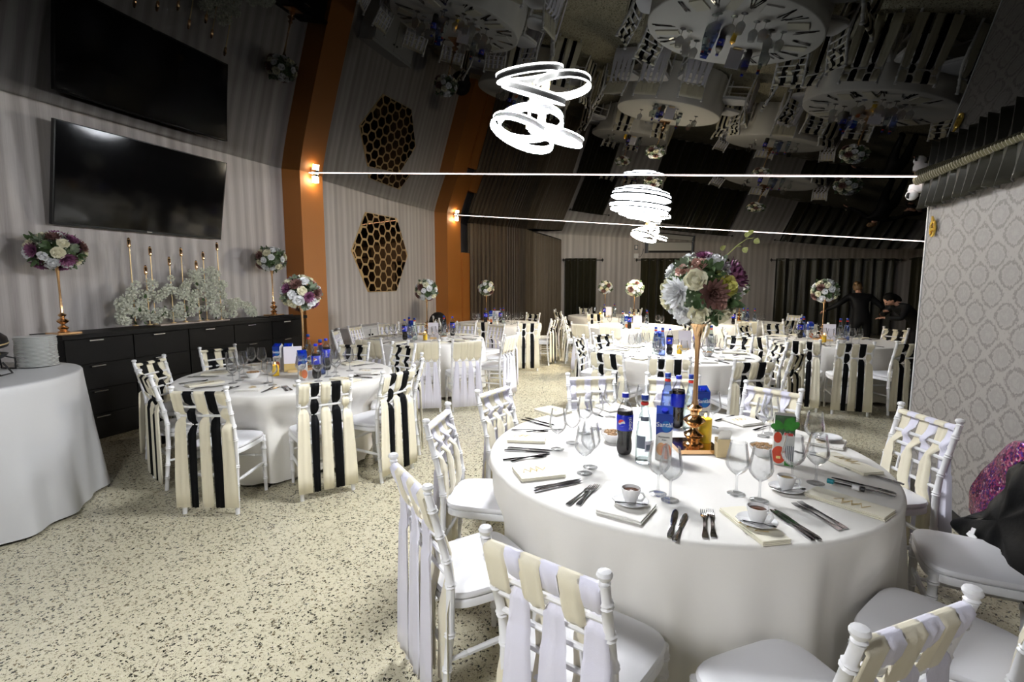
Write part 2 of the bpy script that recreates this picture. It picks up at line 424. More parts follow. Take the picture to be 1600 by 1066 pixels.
# LED profiles along the seams
def led(name, fy, xa, xb, label, emat=M_strip):
    a = Vector((xa, fy(xa), zp(xa) - 0.003)); b = Vector((xb, fy(xb), zp(xb) - 0.003))
    r = thing(name, label, 'light strip', a)
    d = (b - a); L = d.length
    M = Matrix.Translation((0, 0, 0)) @ d.to_track_quat('X', 'Z').to_matrix().to_4x4()
    link('profile', MB().box((L / 2, 0, 0.006), (L, 0.046, 0.010)).mesh('profile', M_plastic, False), r, M)
    link('diffuser', MB().box((L / 2, 0, -0.0005), (L, 0.030, 0.003)).mesh('diffuser', emat, False), r, M)
led('ceiling_light_strip', SEAM[1], -5.75, 1.72, 'nearer pinkish white light strip crossing the dark ceiling')
led('ceiling_light_strip', SEAM[2], -5.75, 3.92, 'farther pinkish white light strip crossing the dark ceiling')
def sconce(y, label):
    r = thing('wall_sconce', label, 'wall lamp', (-5.75, y, 3.30))
    link('bracket', MB().box((0.02, 0, 0), (0.04, 0.07, 0.10)).mesh('bracket', M_chrome, False), r)
    link('shade', MB().box((0.075, 0, 0.0), (0.07, 0.09, 0.035)).mesh('shade', M_chrome, False), r)
    for s in (-1, 1):
        link('light_block', MB().box((0.075, 0, s * 0.065), (0.06, 0.075, 0.09)).mesh('light_block', M_sconce, False), r)
sconce(6.84, 'small square glowing sconce on the nearer orange column')
sconce(12.1, 'small square glowing sconce on the farther orange column')

# ------------------------------------------------------------------ curtains
def curtain_mb(path, zt, zb, pleats, amp, n_per=8, flare=0.0):
    """path: function u->(x,y); zt, zb: functions of u"""
    nu = pleats * n_per + 1
    rr = random.Random(pleats * 13 + 5)
    ph = [rr.uniform(-0.5, 0.5) for _ in range(pleats + 2)]; am = [rr.uniform(0.65, 1.25) for _ in range(pleats + 2)]
    def fn(u, v):
        x, y = path(u); x2, y2 = path(min(1, u + 0.002)); x1, y1 = path(max(0, u - 0.002))
        d = Vector((x2 - x1, y2 - y1)); d.normalize(); nx, ny = -d.y, d.x
        k = min(int(u * pleats), pleats - 1)
        a = amp * am[k] * (0.75 + 0.25 * v) * math.sin(2 * PI * u * pleats + ph[k] * 0.0)
        a += amp * 0.25 * math.sin(2 * PI * u * pleats * 0.37 + 1.3 + v)
        z = zt(u) + (zb(u) - zt(u)) * v
        return (x + nx * a, y + ny * a, z)
    mb = MB(); mb.grid(fn, nu, 9)
    return mb
def thick(o, t=0.006):
    md = o.modifiers.new('thickness', 'SOLIDIFY'); md.thickness = t; return o
def lerp(a, b, u): return a + (b - a) * u
def pathline(a, b): return lambda u: (lerp(a[0], b[0], u), lerp(a[1], b[1], u))
def bezier(pts):
    def f(u):
        n = len(pts) - 1; k = min(int(u * n), n - 1); t = u * n - k
        return (lerp(pts[k][0], pts[k + 1][0], t), lerp(pts[k][1], pts[k + 1][1], t))
    return f
# brown curtain on a bent rail
pp = [(-5.75, 12.95), (-5.2, 13.05), (-4.7, 13.22), (-4.42, 13.36), (-4.25, 13.5), (-4.1, 13.75), (-3.85, 14.4), (-3.62, 14.98)]
BR = thing('brown_curtain', 'long brown pleated curtain on a bent ceiling rail', 'curtain', (-4.3, 13.4, 0))
def rel(o, r):
    o.parent = r; o.matrix_parent_inverse = Matrix.Translation(-r.location); return o
zt_br = lambda u: lerp(3.13, 2.86, max(0, (u - 0.45) / 0.55)) if u > 0.45 else lerp(3.22, 3.13, u / 0.45)
o = link('curtain_cloth', curtain_mb(bezier(pp), zt_br, lambda u: 0.03, 34, 0.045).mesh('curtain_cloth', M_brown_curt)); rel(o, BR)
tb = MB(); tb.tube([(x, y, zt_br(i / 7) + 0.015) for i, (x, y) in enumerate(pp)], 0.018, 6)
o = link('curtain_rail', tb.mesh('curtain_rail', M_plastic)); rel(o, BR)
# end wall grommet curtains
def back_pt(lat, off=0.0):
    D = 15.5 - off
    return (lat * 0.9455 - D * 0.3256, lat * 0.3256 + D * 0.9455)
def grommet_curtain(l0, l1, ztop, label, r0, r1, pleats):
    c = back_pt((l0 + l1) / 2, 0.12)
    r = thing('grommet_curtain', label, 'curtain', (c[0], c[1], 0))
    o = link('curtain_cloth', curtain_mb(pathline(back_pt(l0, 0.12), back_pt(l1, 0.12)), lambda u: ztop + 0.05, lambda u: 0.04, pleats, 0.085).mesh('curtain_cloth', M_black_curt)); rel(o, r)
    a, b = back_pt(r0, 0.12), back_pt(r1, 0.12)
    rod = MB(); rod.tube([(a[0], a[1], ztop), (b[0], b[1], ztop)], 0.014, 8)
    o = link('curtain_rod', rod.mesh('curtain_rod', M_wire)); rel(o, r)
    for e in (a, b):
        f = MB(); f.sphere((e[0], e[1], ztop), 0.035, 8, 6); f.tube([(e[0], e[1], ztop - 0.06), (e[0], e[1], ztop + 0.06)], 0.008, 6)
        o = link('finial', f.mesh('finial', M_wire)); rel(o, r)
    for k in range(pleats):
        lat = l0 + (l1 - l0) * (k + 0.5) / pleats
        p = back_pt(lat, 0.175)
        g = MB(); g.tube([(p[0] + 0.9455 * 0.026 * math.cos(t), p[1] + 0.3256 * 0.026 * math.cos(t), ztop + 0.026 * math.sin(t)) for t in [2 * PI * q / 10 for q in range(10)]], 0.006, 4, closed=True)
        o = link('grommet', g.mesh('grommet', M_chrome)); rel(o, r)
ZR = 2.28
grommet_curtain(1.60, 2.55, ZR, 'narrow black grommet curtain beside the brown curtain', 1.55, 2.72, 5)
grommet_curtain(3.88, 6.35, ZR, 'black grommet curtain under the wall air conditioner', 3.75, 6.5, 10)
grommet_curtain(7.95, 11.55, ZR, 'wide black grommet curtain behind the two people', 7.8, 11.7, 11)
sp = thing('side_curtain', 'dark curtain on the side wall behind the dark haired person', 'curtain', (6.4, 15, 0))
o = link('curtain_cloth', curtain_mb(pathline((6.25, 18.2), (6.45, 8.0)), lambda u: 2.33, lambda u: 0.04, 40, 0.06).mesh('curtain_cloth', M_black_curt)); rel(o, sp)
o = link('curtain_rod', MB().tube([(6.25, 18.3, 2.30), (6.45, 7.9, 2.30)], 0.014, 8).mesh('curtain_rod', M_wire)); rel(o, sp)

# pleated pelmet on the damask wall
PL = thing('pelmet_curtain', 'short dark pleated pelmet with gathered heading on damask wall', 'curtain', (1.66, 2.0, 2.3))
def pel_path(u): return (1.655, lerp(4.80, -0.5, u))
def zt_p(u): return 2.375
rp = random.Random(4)
NP = 40
pang = [rp.uniform(0.8, 1.2) for _ in range(NP + 1)]
def pel(u, v):
    k = min(int(u * NP), NP - 1); t = u * NP - k
    saw = (t if t < 0.82 else (1 - t) / 0.18 * 0.82)
    y = lerp(4.80, -0.5, u)
    d = 0.02 + (0.03 + 0.06 * v) * saw * pang[k]
    return (1.70 - d, y, lerp(2.37, 2.15, v) + 0.012 * math.sin(k * 2.1) * v)
o = link('pelmet_cloth', MB().grid(pel, NP * 6 + 1, 6).mesh('pelmet_cloth', M_pelmet)); rel(o, PL); thick(o, 0.004)
def head(u, v):
    y = lerp(4.83, -0.5, u)
    d = 0.05 + 0.012 * math.sin(u * 2 * PI * 150) + 0.02 * math.sin(PI * v)
    return (1.70 - d, y, lerp(2.43, 2.35, v))
o = link('gathered_heading', MB().grid(head, 150 * 6 + 1, 5).mesh('gathered_heading', pleat_cloth('heading_tape', (0.11, 0.10, 0.05), 0.4))); rel(o, PL)
CAMR = thing('security_camera', 'small white dome camera at the pelmet end', 'camera', (1.66, 4.86, 2.30))
link('mount', MB().lathe([(0.001, 0), (0.05, 0.0), (0.052, 0.03), (0.045, 0.06), (0.001, 0.065)], 14).mesh('mount', M_white_pl), CAMR, T(0.0, 0.0, 0.0, 0, 0, 0))
link('camera_ball', MB().sphere((0, 0, 0), 0.042, 12, 8).mesh('camera_ball', M_white_pl), CAMR, T(-0.03, -0.02, -0.02))
link('lens', MB().lathe([(0.022, 0), (0.022, 0.012), (0.001, 0.014)], 12).mesh('lens', M_plastic), CAMR, T(-0.055, -0.045, -0.028, math.radians(-45), 0, math.radians(-80)))
HK = thing('wall_hook', 'gold ornate tieback hook on the damask wall edge', 'hook', (1.715, 4.62, 2.0))
h = MB(); h.tube([(-0.012, 0.035 * math.sin(t), 0.055 * math.cos(t)) for t in [2 * PI * q / 16 for q in range(16)]], 0.010, 6, closed=True)
h.tube([(-0.012, 0, 0.05), (-0.02, 0, 0.09)], [0.014, 0.006], 6); h.sphere((-0.014, 0, 0), 0.02, 8, 6)
link('hook_ring', h.mesh('hook_ring', pm('brass', (0.9, 0.62, 0.12), 0.25, 0.8)), HK)
link('hook_plate', MB().lathe([(0.026, 0), (0.026, 0.008)], 14).mesh('hook_plate', MATS['brass']), HK, T(0, 0, 0, 0, 0, -PI / 2))

# ------------------------------------------------------------------ lamps
def ring_band(R, h, t, n=44):
    """flat metal hoop: inner wall frame"""
    vs = []; fs = []
    prof = [(R - t, -h / 2), (R, -h / 2), (R, h / 2), (R - t, h / 2)]
    for k in range(n):
        a = 2 * PI * k / n
        for r, z in prof: vs.append((r * math.cos(a), r * math.sin(a), z))
    for k in range(n):
        k2 = (k + 1) % n
        for i in range(4): fs.append((k * 4 + i, k2 * 4 + i, k2 * 4 + (i + 1) % 4, k * 4 + (i + 1) % 4))
    return vs, fs
TILT = math.atan(0.126)
CAMYAW = math.radians(19)
def ring_lamp(loc, rings, label, em, body, scale=1.0):
    r = thing('ring_ceiling_lamp', label, 'ceiling lamp', loc)
    r.rotation_euler = (0, TILT, 0)
    B = Matrix.Rotation(CAMYAW, 4, 'Z') @ Matrix.Scale(scale, 4)
    link('canopy', MB().lathe([(0.001, 0), (0.115, 0), (0.115, -0.012), (0.085, -0.02), (0.08, -0.065), (0.001, -0.07)], 28).mesh('canopy', body), r, B)
    st = MB(); st.box((0.02, 0, -0.13), (0.05, 0.012, 0.13)); st.box((-0.06, 0.01, -0.12), (0.02, 0.012, 0.12))
    link('bracket', st.mesh('bracket', M_gold2, False), r, B)
    for (x, y, z, R, ax, ay) in rings:
        M = B @ T(x, y, z, 0, ax, ay)
        f = link('ring', MB().add(*ring_band(R, 0.034, 0.007)).mesh('ring', pm('ring_grey', (0.25, 0.25, 0.25), 0.4), True), r, M)
        e = MB(); e.add(*ring_band(R + 0.002, 0.009, 0.014), M=T(0, 0, -0.0215)); e.add(*ring_band(R + 0.001, 0.004, 0.010), M=T(0, 0, 0.019))
        link('led_strip', e.mesh('led_strip', em), f)
    return r
RINGS = [(-0.085, -0.02, -0.215, 0.205, math.radians(-9), math.radians(14)), (-0.045, 0.05, -0.135, 0.205, math.radians(-14), math.radians(-9)), (0.125, 0.03, -0.19, 0.175, math.radians(5), math.radians(10))]
ring_lamp((-0.90, 3.16, zp(-0.90)), RINGS, 'large cool white tilted ring lamp on the dark ceiling', M_cool, M_white_pl)
ring_lamp((-0.70, 10.2, zp(-0.7) + 0.03), RINGS, 'small warm gold ring lamp near the air conditioner', M_warm, M_gold2, 1.2)
ring_lamp((-1.3, -0.6, zp(-1.3)), RINGS, 'ring lamp over the front of the hall', M_cool, M_white_pl)
def drum_lamp(loc, label):
    r = thing('tiered_ceiling_lamp', label, 'ceiling lamp', loc); r.rotation_euler = (0, TILT, 0)
    link('canopy', MB().lathe([(0.001, 0), (0.12, 0), (0.12, -0.03), (0.001, -0.03)], 28).mesh('canopy', M_white_pl), r)
    for (R, z, h) in ((0.24, -0.04, 0.02), (0.40, -0.095, 0.034), (0.38, -0.15, 0.03), (0.27, -0.20, 0.028), (0.16, -0.235, 0.025)):
        f = link('tier', MB().add(*ring_band(R + 0.004, h * 0.6, 0.014)).mesh('tier', M_plastic), r, T(0, 0, z + h * 0.25))
        e = MB().lathe([(0.001, 0), (R - 0.014, 0), (R - 0.014, h), (0.001, h)], 40)
        link('diffuser', e.mesh('diffuser', M_drum), f, T(0, 0, -h * 0.75))
drum_lamp((-0.62, 7.0, zp(-0.62)), 'round tiered white drum lamp on the dark ceiling')

# ------------------------------------------------------------------ televison, mirror, air conditioner, cupboard
TV = thing('television', 'large black flat television tilted forward above the flower row', 'television', (-6.0, 4.33, 2.18))
TV.rotation_euler = (0, math.radians(11), 0)
link('casing', MB().box((-0.02, 0, 0.505), (0.045, 1.94, 1.01)).mesh('casing', M_plastic, False), TV)
link('screen', MB().box((0.004, 0, 0.512), (0.006, 1.91, 0.975)).mesh('screen', M_screen, False), TV)
link('badge', MB().box((0.006, 0, 0.012), (0.006, 0.06, 0.012)).mesh('badge', M_silver, False), TV)
link('wall_mount', MB().box((-0.09, 0, 0.5), (0.12, 0.4, 0.35)).mesh('wall_mount', M_wire, False), TV)

HX = thing('honeycomb_mirror', 'large gold honeycomb hexagon mirror on the striped wall', 'mirror', (-6.1, 9.28, 2.21))
hexo = [(-1.02, 0.0), (-0.53, -0.795), (0.53, -0.795), (1.04, 0.01), (0.62, 0.80), (-0.53, 0.785)]
def to_wall(poly, x0, x1):
    mb = MB().prism(poly, x0, x1); mb.v = [(z, x, y) for x, y, z in mb.v]
    return mb
link('frame_panel', to_wall(hexo, 0.0, 0.018).mesh('frame_panel', M_gold2, False), HX)
def clip(poly, A, Bp):
    out = []
    def side(p): return (Bp[0] - A[0]) * (p[1] - A[1]) - (Bp[1] - A[1]) * (p[0] - A[0])
    for i in range(len(poly)):
        p, q = poly[i], poly[(i + 1) % len(poly)]; sp_, sq = side(p), side(q)
        if sp_ >= 0: out.append(p)
        if sp_ * sq < 0:
            t = sp_ / (sp_ - sq); out.append((p[0] + (q[0] - p[0]) * t, p[1] + (q[1] - p[1]) * t))
    return out
rx, ry = 0.140, 0.122
ins = [(x * 0.985, y * 0.985) for x, y in hexo]
for i in range(-8, 9):
    for j in range(-9, 10):
        cx = i * rx * 1.5 + 0.03; cy = j * ry * 2 + (ry if i % 2 else 0)
        poly = [(cx + rx * 0.82 * math.cos(PI / 3 * k), cy + ry * 0.82 / 0.866 * math.sin(PI / 3 * k)) for k in range(6)]
        for k in range(6):
            poly = clip(poly, ins[k], ins[(k + 1) % 6])
            if len(poly) < 3: break
        if len(poly) < 3: continue
        ar = abs(sum(poly[k][0] * poly[(k + 1) % len(poly)][1] - poly[(k + 1) % len(poly)][0] * poly[k][1] for k in range(len(poly)))) / 2
        if ar < 0.0012: continue
        link('mirror_tile', to_wall(poly, 0.018, 0.023).mesh('mirror_tile', M_bronze, False), HX)

a = back_pt(4.7, 0.0)
AC = thing('air_conditioner', 'silver wall air conditioner above the middle grommet curtain', 'air conditioner', (a[0], a[1], 2.50), CAMYAW)
link('body', MB().box((0, -0.12, 0.15), (1.36, 0.22, 0.32)).mesh('body', M_silver, False), AC)
link('front_panel', MB().box((0, -0.235, 0.175), (1.28, 0.012, 0.24)).mesh('front_panel', pm('mirror_panel', (0.7, 0.7, 0.68), 0.3, 0.3), False), AC)
link('air_flap', MB().box((0, -0.23, 0.02), (1.24, 0.012, 0.035)).mesh('air_flap', M_plastic, False), AC)
for s in (-1, 1): link('end_cap', MB().box((s * 0.675, -0.13, 0.15), (0.03, 0.23, 0.33)).mesh('end_cap', M_greylab, False), AC)
b_ = back_pt(3.75, 0.0)
SW = thing('control_box', 'small white socket box beside the wall air conditioner', 'socket', (b_[0], b_[1], 2.36), CAMYAW)
link('box', MB().box((0, -0.03, 0.05), (0.13, 0.06, 0.13)).mesh('box', M_white_pl, False), SW)
cb = MB(); cb.tube([(0.03 + 0.20 * u, -0.02, 0.10 + 0.16 * u * u - 0.12 * math.sin(PI * u)) for u in [k / 12 for k in range(13)]], 0.007, 5)
link('cable', cb.mesh('cable', M_greylab), SW)
RM = thing('thermostat', 'tiny dark framed wall control above the socket box', 'wall control', (b_[0], b_[1], 2.62), CAMYAW)
link('holder', MB().box((0, -0.015, 0.04), (0.10, 0.03, 0.14)).mesh('holder', M_greylab, False), RM)
link('face', MB().box((0, -0.035, 0.045), (0.06, 0.012, 0.09)).mesh('face', M_white_pl, False), RM)
CB = thing('low_cupboard', 'pale grey low cupboard against the striped wall under the mirror', 'cupboard', (-5.94, 8.35, 0))
link('carcass', MB().box((0, 0, 0.37), (0.28, 1.25, 0.74)).mesh('carcass', M_paint_grey, False), CB)
link('top_board', MB().box((0.005, 0, 0.755), (0.31, 1.30, 0.03)).mesh('top_board', M_paint_grey, False), CB)
for s in (-1, 1):
    d_ = link('door', MB().box((0.148, s * 0.31, 0.38), (0.018, 0.60, 0.66)).mesh('door', M_paint_grey, False), CB)
    link('knob', MB().sphere((0.17, s * 0.05, 0.6), 0.018, 8, 6).mesh('knob', M_plastic), d_)

# ------------------------------------------------------------------ drawers
PIT = 0.648; Y0 = 3.16; XF = -5.65
ordn = ['first', 'second', 'third', 'fourth', 'fifth']
where = ['under the left flower stand', 'under the left end of the white flowers', 'under the right end of the white flowers', 'just left of the right flower stand', 'beside the orange column']
car = MB().box((0, 0, 0.55), (0.42, PIT - 0.004, 0.99)); car.box((0.0, 0, 0.03), (0.38, PIT - 0.004, 0.06))
car_me = car.mesh('carcass', M_black_wood, False)
dr_me = MB().box((0, 0, 0), (0.02, PIT - 0.014, 0.255)).mesh('drawer', M_black_wood, False)
hm = MB(); hm.box((0.032, 0, 0), (0.010, 0.13, 0.012)); hm.box((0.02, 0.055, 0), (0.02, 0.01, 0.01)); hm.box((0.02, -0.055, 0), (0.02, 0.01, 0.01))
hd_me = hm.mesh('handle', M_chrome, False)
for k in range(5):
    r = thing('drawer_cabinet', 'black wooden drawer cabinet ' + where[k], 'cabinet', (XF - 0.22, Y0 + PIT * (k + 0.5), 0), 0, 'black drawer cabinets along the wall')
    link('carcass', car_me, r)
    for q in range(4):
        d_ = link('drawer', dr_me, r, T(0.215, 0, 0.92 - q * 0.262))
        link('handle', hd_me, d_, T(0, -0.05, 0.105))
WT = tag(link('worktop', MB().box((XF - 0.20, Y0 + PIT * 2.5, 1.075), (0.49, PIT * 5 + 0.06, 0.045)).mesh('worktop', M_black_wood, False)), 'long black worktop over the drawer cabinets', 'worktop')
ZT = 1.0975
TR = thing('tray', 'thin black tray under the right flower stand', 'tray', (-5.81, 5.96, ZT))
link('tray_base', MB().box((0, 0, 0.008), (0.30, 0.46, 0.014)).mesh('tray_base', M_plastic, False), TR)
link('tray_rim', MB().box((0.145, 0, 0.016), (0.012, 0.46, 0.022)).mesh('tray_rim', M_plastic, False), TR)

# ------------------------------------------------------------------ flowers
def petal(mb, L, W, cup, M, nl=3, nw=3):
    def fn(u, v):
        x = (u - 0.5) * W * math.sin(PI * min(1, 0.18 + 0.72 * v)) * 1.05
        return (x, L * v - cup * 0.5 * v * v * L, cup * L * v * v - 2.0 * x * x / W * cup)
    mb.grid(fn, nw, nl, M)
def rose_mesh(name, mat, R=0.05, layers=((5, 1.0, 0.35), (5, 0.85, 0.8), (4, 0.62, 1.3), (3, 0.4, 1.9)), seed=1):
    rr = random.Random(seed); mb = MB()
    for n, s, cup in layers:
        off = rr.random() * 6
        for k in range(n):
            M = Matrix.Rotation(off + 2 * PI * k / n + rr.uniform(-.15, .15), 4, 'Z') @ Matrix.Translation((0, 0, R * 0.25 * (1 - s))) @ Matrix.Rotation(rr.uniform(-0.1, 0.15), 4, 'X')
            petal(mb, R * s * 1.05, R * 1.5 * s, cup * 0.55, M)
    mb.sphere((0, 0, R * 0.2), R * 0.34, 8, 5)
    mb.sphere((0, 0, -R * 0.15), R * 0.5, 8, 5, sc=(1, 1, 0.6))
    return mb.mesh(name, mat)
def dahlia_mesh(name, mat, R=0.055, seed=2):
    rr = random.Random(seed); mb = MB()
    for ring, n in enumerate((14, 13, 11, 8, 5)):
        s = 1 - ring * 0.16
        for k in range(n):
            M = Matrix.Rotation(2 * PI * k / n + ring * 0.3, 4, 'Z') @ Matrix.Rotation(0.15 + ring * 0.27 + rr.uniform(-.08, .08), 4, 'X') @ Matrix.Translation((0, R * 0.12, 0))
            petal(mb, R * s, R * 0.36, 0.25, M, 3, 3)
    mb.sphere((0, 0, 0), R * 0.3, 8, 5)
    return mb.mesh(name, mat)
def puff_mesh(name, mat, R=0.05, seed=3, n=16):
    rr = random.Random(seed); mb = MB()
    for k in range(n):
        z = 1 - 2 * (k + 0.5) / n; a = k * 2.4; q = math.sqrt(max(0, 1 - z * z))
        d = Vector((q * math.cos(a), q * math.sin(a), z))
        M = Matrix.Translation(d * R * 0.55) @ d.to_track_quat('Z', 'Y').to_matrix().to_4x4()
        for j in range(5):
            petal(mb, R * 0.55, R * 0.5, 0.7, M @ Matrix.Rotation(j * 2 * PI / 5 + rr.random(), 4, 'Z') @ Matrix.Rotation(0.25, 4, 'X'), 2, 3)
    return mb.mesh(name, mat)
def leaves_mesh(name, mat, R=0.06, n=7, seed=4):
    rr = random.Random(seed); mb = MB()
    for k in range(n):
        M = Matrix.Rotation(2 * PI * k / n + rr.uniform(-.3, .3), 4, 'Z') @ Matrix.Rotation(rr.uniform(0.1, 0.9), 4, 'X')
        petal(mb, R * rr.uniform(0.7, 1.2), R * 0.5, 0.3, M, 4, 3)
    return mb.mesh(name, mat)
FL = {'rose': rose_mesh('rose', M_rose), 'peony': dahlia_mesh('peony', M_peony, 0.06, 9), 'yellow': rose_mesh('yellow_rose', M_yellow, 0.05, seed=5),
      'mauve': dahlia_mesh('mauve_bloom', M_mauve, 0.062, 6), 'dahlia': dahlia_mesh('dusky_dahlia', M_dahlia, 0.06, 7), 'pink': rose_mesh('pink_rose', M_pink, 0.036, seed=8),
      'white': rose_mesh('white_rose', M_peony, 0.047, seed=11), 'greenrose': rose_mesh('green_bud', pm('lime_bud', (0.42, 0.5, 0.16), 0.6), 0.036, seed=12),
      'leaf': leaves_mesh('leaf_cluster', M_green), 'sage': leaves_mesh('sage_sprig', M_greyleaf, 0.055, 9, 14)}
def filler_mesh(R, n, seed):
    rr = random.Random(seed); mb = MB()
    for k in range(n):
        z = 1 - 2 * (k + 0.5) / n; a = k * 2.4; q = math.sqrt(max(0, 1 - z * z))
        d = Vector((q * math.cos(a), q * math.sin(a), z)); p = d * R * rr.uniform(0.86, 1.02)
        mb.sphere(p, 0.0055, 4, 3, mi=0)
        mb.tube([p * 0.8, p], 0.0016, 3, mi=1)
    mb.sphere((0, 0, 0), R * 0.72, 14, 8, mi=1, sc=(1, 1, 0.85))
    return mb.mesh('filler_sprigs', [pm('sprig_white', (0.7, 0.74, 0.62), 0.6), M_green])
FILL = filler_mesh(0.175, 420, 21); FILLS = filler_mesh(0.17, 150, 22)
FNAME = {'rose': 'rose', 'peony': 'peony', 'yellow': 'rose', 'mauve': 'mauve_bloom', 'dahlia': 'dahlia', 'pink': 'small_rose', 'white': 'rose', 'greenrose': 'bud', 'leaf': 'leaf_cluster', 'sage': 'leaf_cluster'}
FLAB = {'yellow': 'yellow rose', 'mauve': 'mauve bloom', 'dahlia': 'dusky brown dahlia', 'peony': 'white peony'}
def bloom(parent, key, d, R, s, c, zs=1.0):
    d = Vector(d).normalized(); p = Vector((d.x * R, d.y * R, d.z * R * zs + c))
    M = Matrix.Translation(p) @ Vector((d.x, d.y, d.z / zs)).to_track_quat('Z', 'Y').to_matrix().to_4x4() @ Matrix.Rotation(rnd.random() * 6, 4, 'Z') @ Matrix.Scale(s, 4)
    o = link(FNAME[key], FL[key], parent, M)
    if key in FLAB: o['label'] = FLAB[key]
    return o
def stand(parent, H, base=0.105, k=1.0):
    link('stand_base', MB().box((0, 0, 0.011), (base * 2, base * 2, 0.022)).mesh('stand_base', M_gold, False), parent)
    pr = [(0.05, 0.022), (0.052, 0.03), (0.03, 0.045), (0.048, 0.065), (0.05, 0.075), (0.022, 0.095), (0.018, 0.11), (0.045, 0.13), (0.056, 0.145), (0.045, 0.16), (0.02, 0.175), (0.02, 0.19), (0.036, 0.205), (0.038, 0.213), (0.018, 0.228), (0.013, 0.25)]
    pr = [(r * k, z * k) for r, z in pr]
    st = H - 0.25 * k
    pr2 = pr + [(0.010 * k, 0.25 * k + st * 0.5), (0.014 * k, 0.25 * k + st * 0.8), (0.028 * k, H - 0.02), (0.045 * k, H)]
    link('stem', MB().lathe(pr2, 18).mesh('stem', M_gold), parent)
# big bouquet of the front table; directions are given in the stand's own axes
ST1 = thing('flower_stand', 'tall gold stand with large rose and mauve bouquet on the front table', 'flower arrangement', (0.06, 2.684, 0.758), CAMYAW)
stand(ST1, 0.64)
CZ = 0.805; RB = 0.165
link('filler_sprigs', FILL, ST1, T(0, 0, CZ)).__setitem__('kind', 'stuff')
# x right, z up as seen from the photographer, y away
big = [('peony', (-0.82, -0.55, -0.05), 1.35), ('dahlia', (0.0, -1, -0.08), 1.25), ('mauve', (0.74, -0.5, 0.42), 1.45), ('yellow', (0.42, -0.85, 0.12), 1.15), ('rose', (-0.42, -0.82, 0.28), 1.15),
       ('rose', (-0.28, -0.8, -0.72), 1.2), ('white', (-0.72, -0.5, -0.72), 1.25), ('rose', (0.42, -0.62, -0.75), 1.25), ('rose', (0.78, -0.4, -0.70), 1.15), ('white', (0.22, -0.55, 0.85), 1.25),
       ('pink', (-0.28, -0.62, 0.72), 1.25), ('pink', (0.24, -0.95, -0.38), 1.15), ('pink', (-0.68, -0.4, 0.55), 1.0), ('mauve', (-0.05, -0.3, 0.95), 0.75), ('greenrose', (0.72, -0.2, 0.85), 1.1),
       ('white', (0.96, -0.3, -0.12), 1.25), ('pink', (-0.5, -0.75, 0.55), 0.8), ('sage', (-0.6, -0.4, 0.75), 1.1), ('leaf', (0.08, -0.8, 0.5), 1.1), ('greenrose', (0.18, -0.9, 0.45), 0.7), ('leaf', (0.62, -0.75, -0.28), 1.2),
       ('leaf', (-0.35, -0.95, -0.3), 1.0), ('leaf', (0.12, -0.85, -0.75), 1.1), ('sage', (0.5, -0.4, 0.8), 1.1), ('leaf', (-0.1, -0.75, 0.62), 0.9), ('white', (0.55, -0.55, 0.68), 0.95)]
for k_, d_, s_ in big: bloom(ST1, k_, d_, RB, s_, CZ, 1.0)
kinds = ['rose', 'white', 'pink', 'white', 'sage', 'leaf', 'rose', 'peony']
for k in range(46):
    z = 1 - 2 * (k + 0.5) / 46; a = k * 2.4; q = math.sqrt(1 - z * z)
    d_ = Vector((q * math.cos(a), q * math.sin(a), z))
    if d_.y < 0.05: continue
    bloom(ST1, kinds[k % 8], d_, RB, 1.05, CZ)
tw = MB()
tw.tube([(0.10, 0, 0.95), (0.17, 0, 1.02), (0.215, -0.01, 1.055), (0.25, -0.01, 1.06)], [0.003, 0.003, 0.002, 0.0015], 5, mi=0)
tw.tube([(0.17, 0, 1.02), (0.195, 0, 1.02)], 0.002, 4, mi=0)
for (x, z, a) in ((0.215, 1.065, 0.3), (0.255, 1.04, 1.2), (0.20, 1.005, 1.8), (0.235, 1.075, 0.0), (0.105, 1.0, -0.2)):
    for j in range(4): petal(tw, 0.03, 0.014, 0.4, T(x, 0, z, 0, 0, a + (j - 1.5) * 0.35) @ Matrix.Rotation(PI / 2, 4, 'X'), 3, 3)
link('orchid_twig', tw.mesh('orchid_twig', [pm('twig_lime', (0.55, 0.6, 0.22), 0.5)]), ST1)
# smaller bouquets: one built, the rest copied
def small_stand(name, H, R, zs, label, loc, mix, n=26, group=None, fill=FILLS, bs=0.8, rz=0.0):
    r = thing('flower_stand', label, 'flower arrangement', loc, rz, group)
    stand(r, H, 0.10, 0.9)
    c = H + R * zs * 0.78
    link('filler_sprigs', fill, r, T(0, 0, c) @ Matrix.Diagonal((R / 0.175, R / 0.175, zs * R / 0.175, 1))).__setitem__('kind', 'stuff')
    for k in range(n):
        z = 1 - 2 * (k + 0.5) / n; a = k * 2.4 + rz; q = math.sqrt(1 - z * z)
        bloom(r, mix[k % len(mix)], (q * math.cos(a), q * math.sin(a), z), R * 0.93, bs * rnd.uniform(0.85, 1.15), c, zs)
    return r
MIX1 = ['rose', 'white', 'sage', 'rose', 'mauve', 'white', 'sage', 'rose', 'pink', 'white', 'dahlia']
MIX2 = ['white', 'rose', 'sage', 'white', 'leaf', 'white', 'dahlia', 'rose', 'sage']
F2 = small_stand('f', 0.62, 0.175, 0.9, 'gold flower stand on the table by the black drawers', (-3.53, 3.98, 0.758), MIX1, 44, bs=1.1)
F4 = small_stand('f', 0.60, 0.17, 0.95, 'gold stand with white bouquet on the hexagon mirror table', (-4.0, 7.35, 0.758), MIX2, 44, bs=1.05)
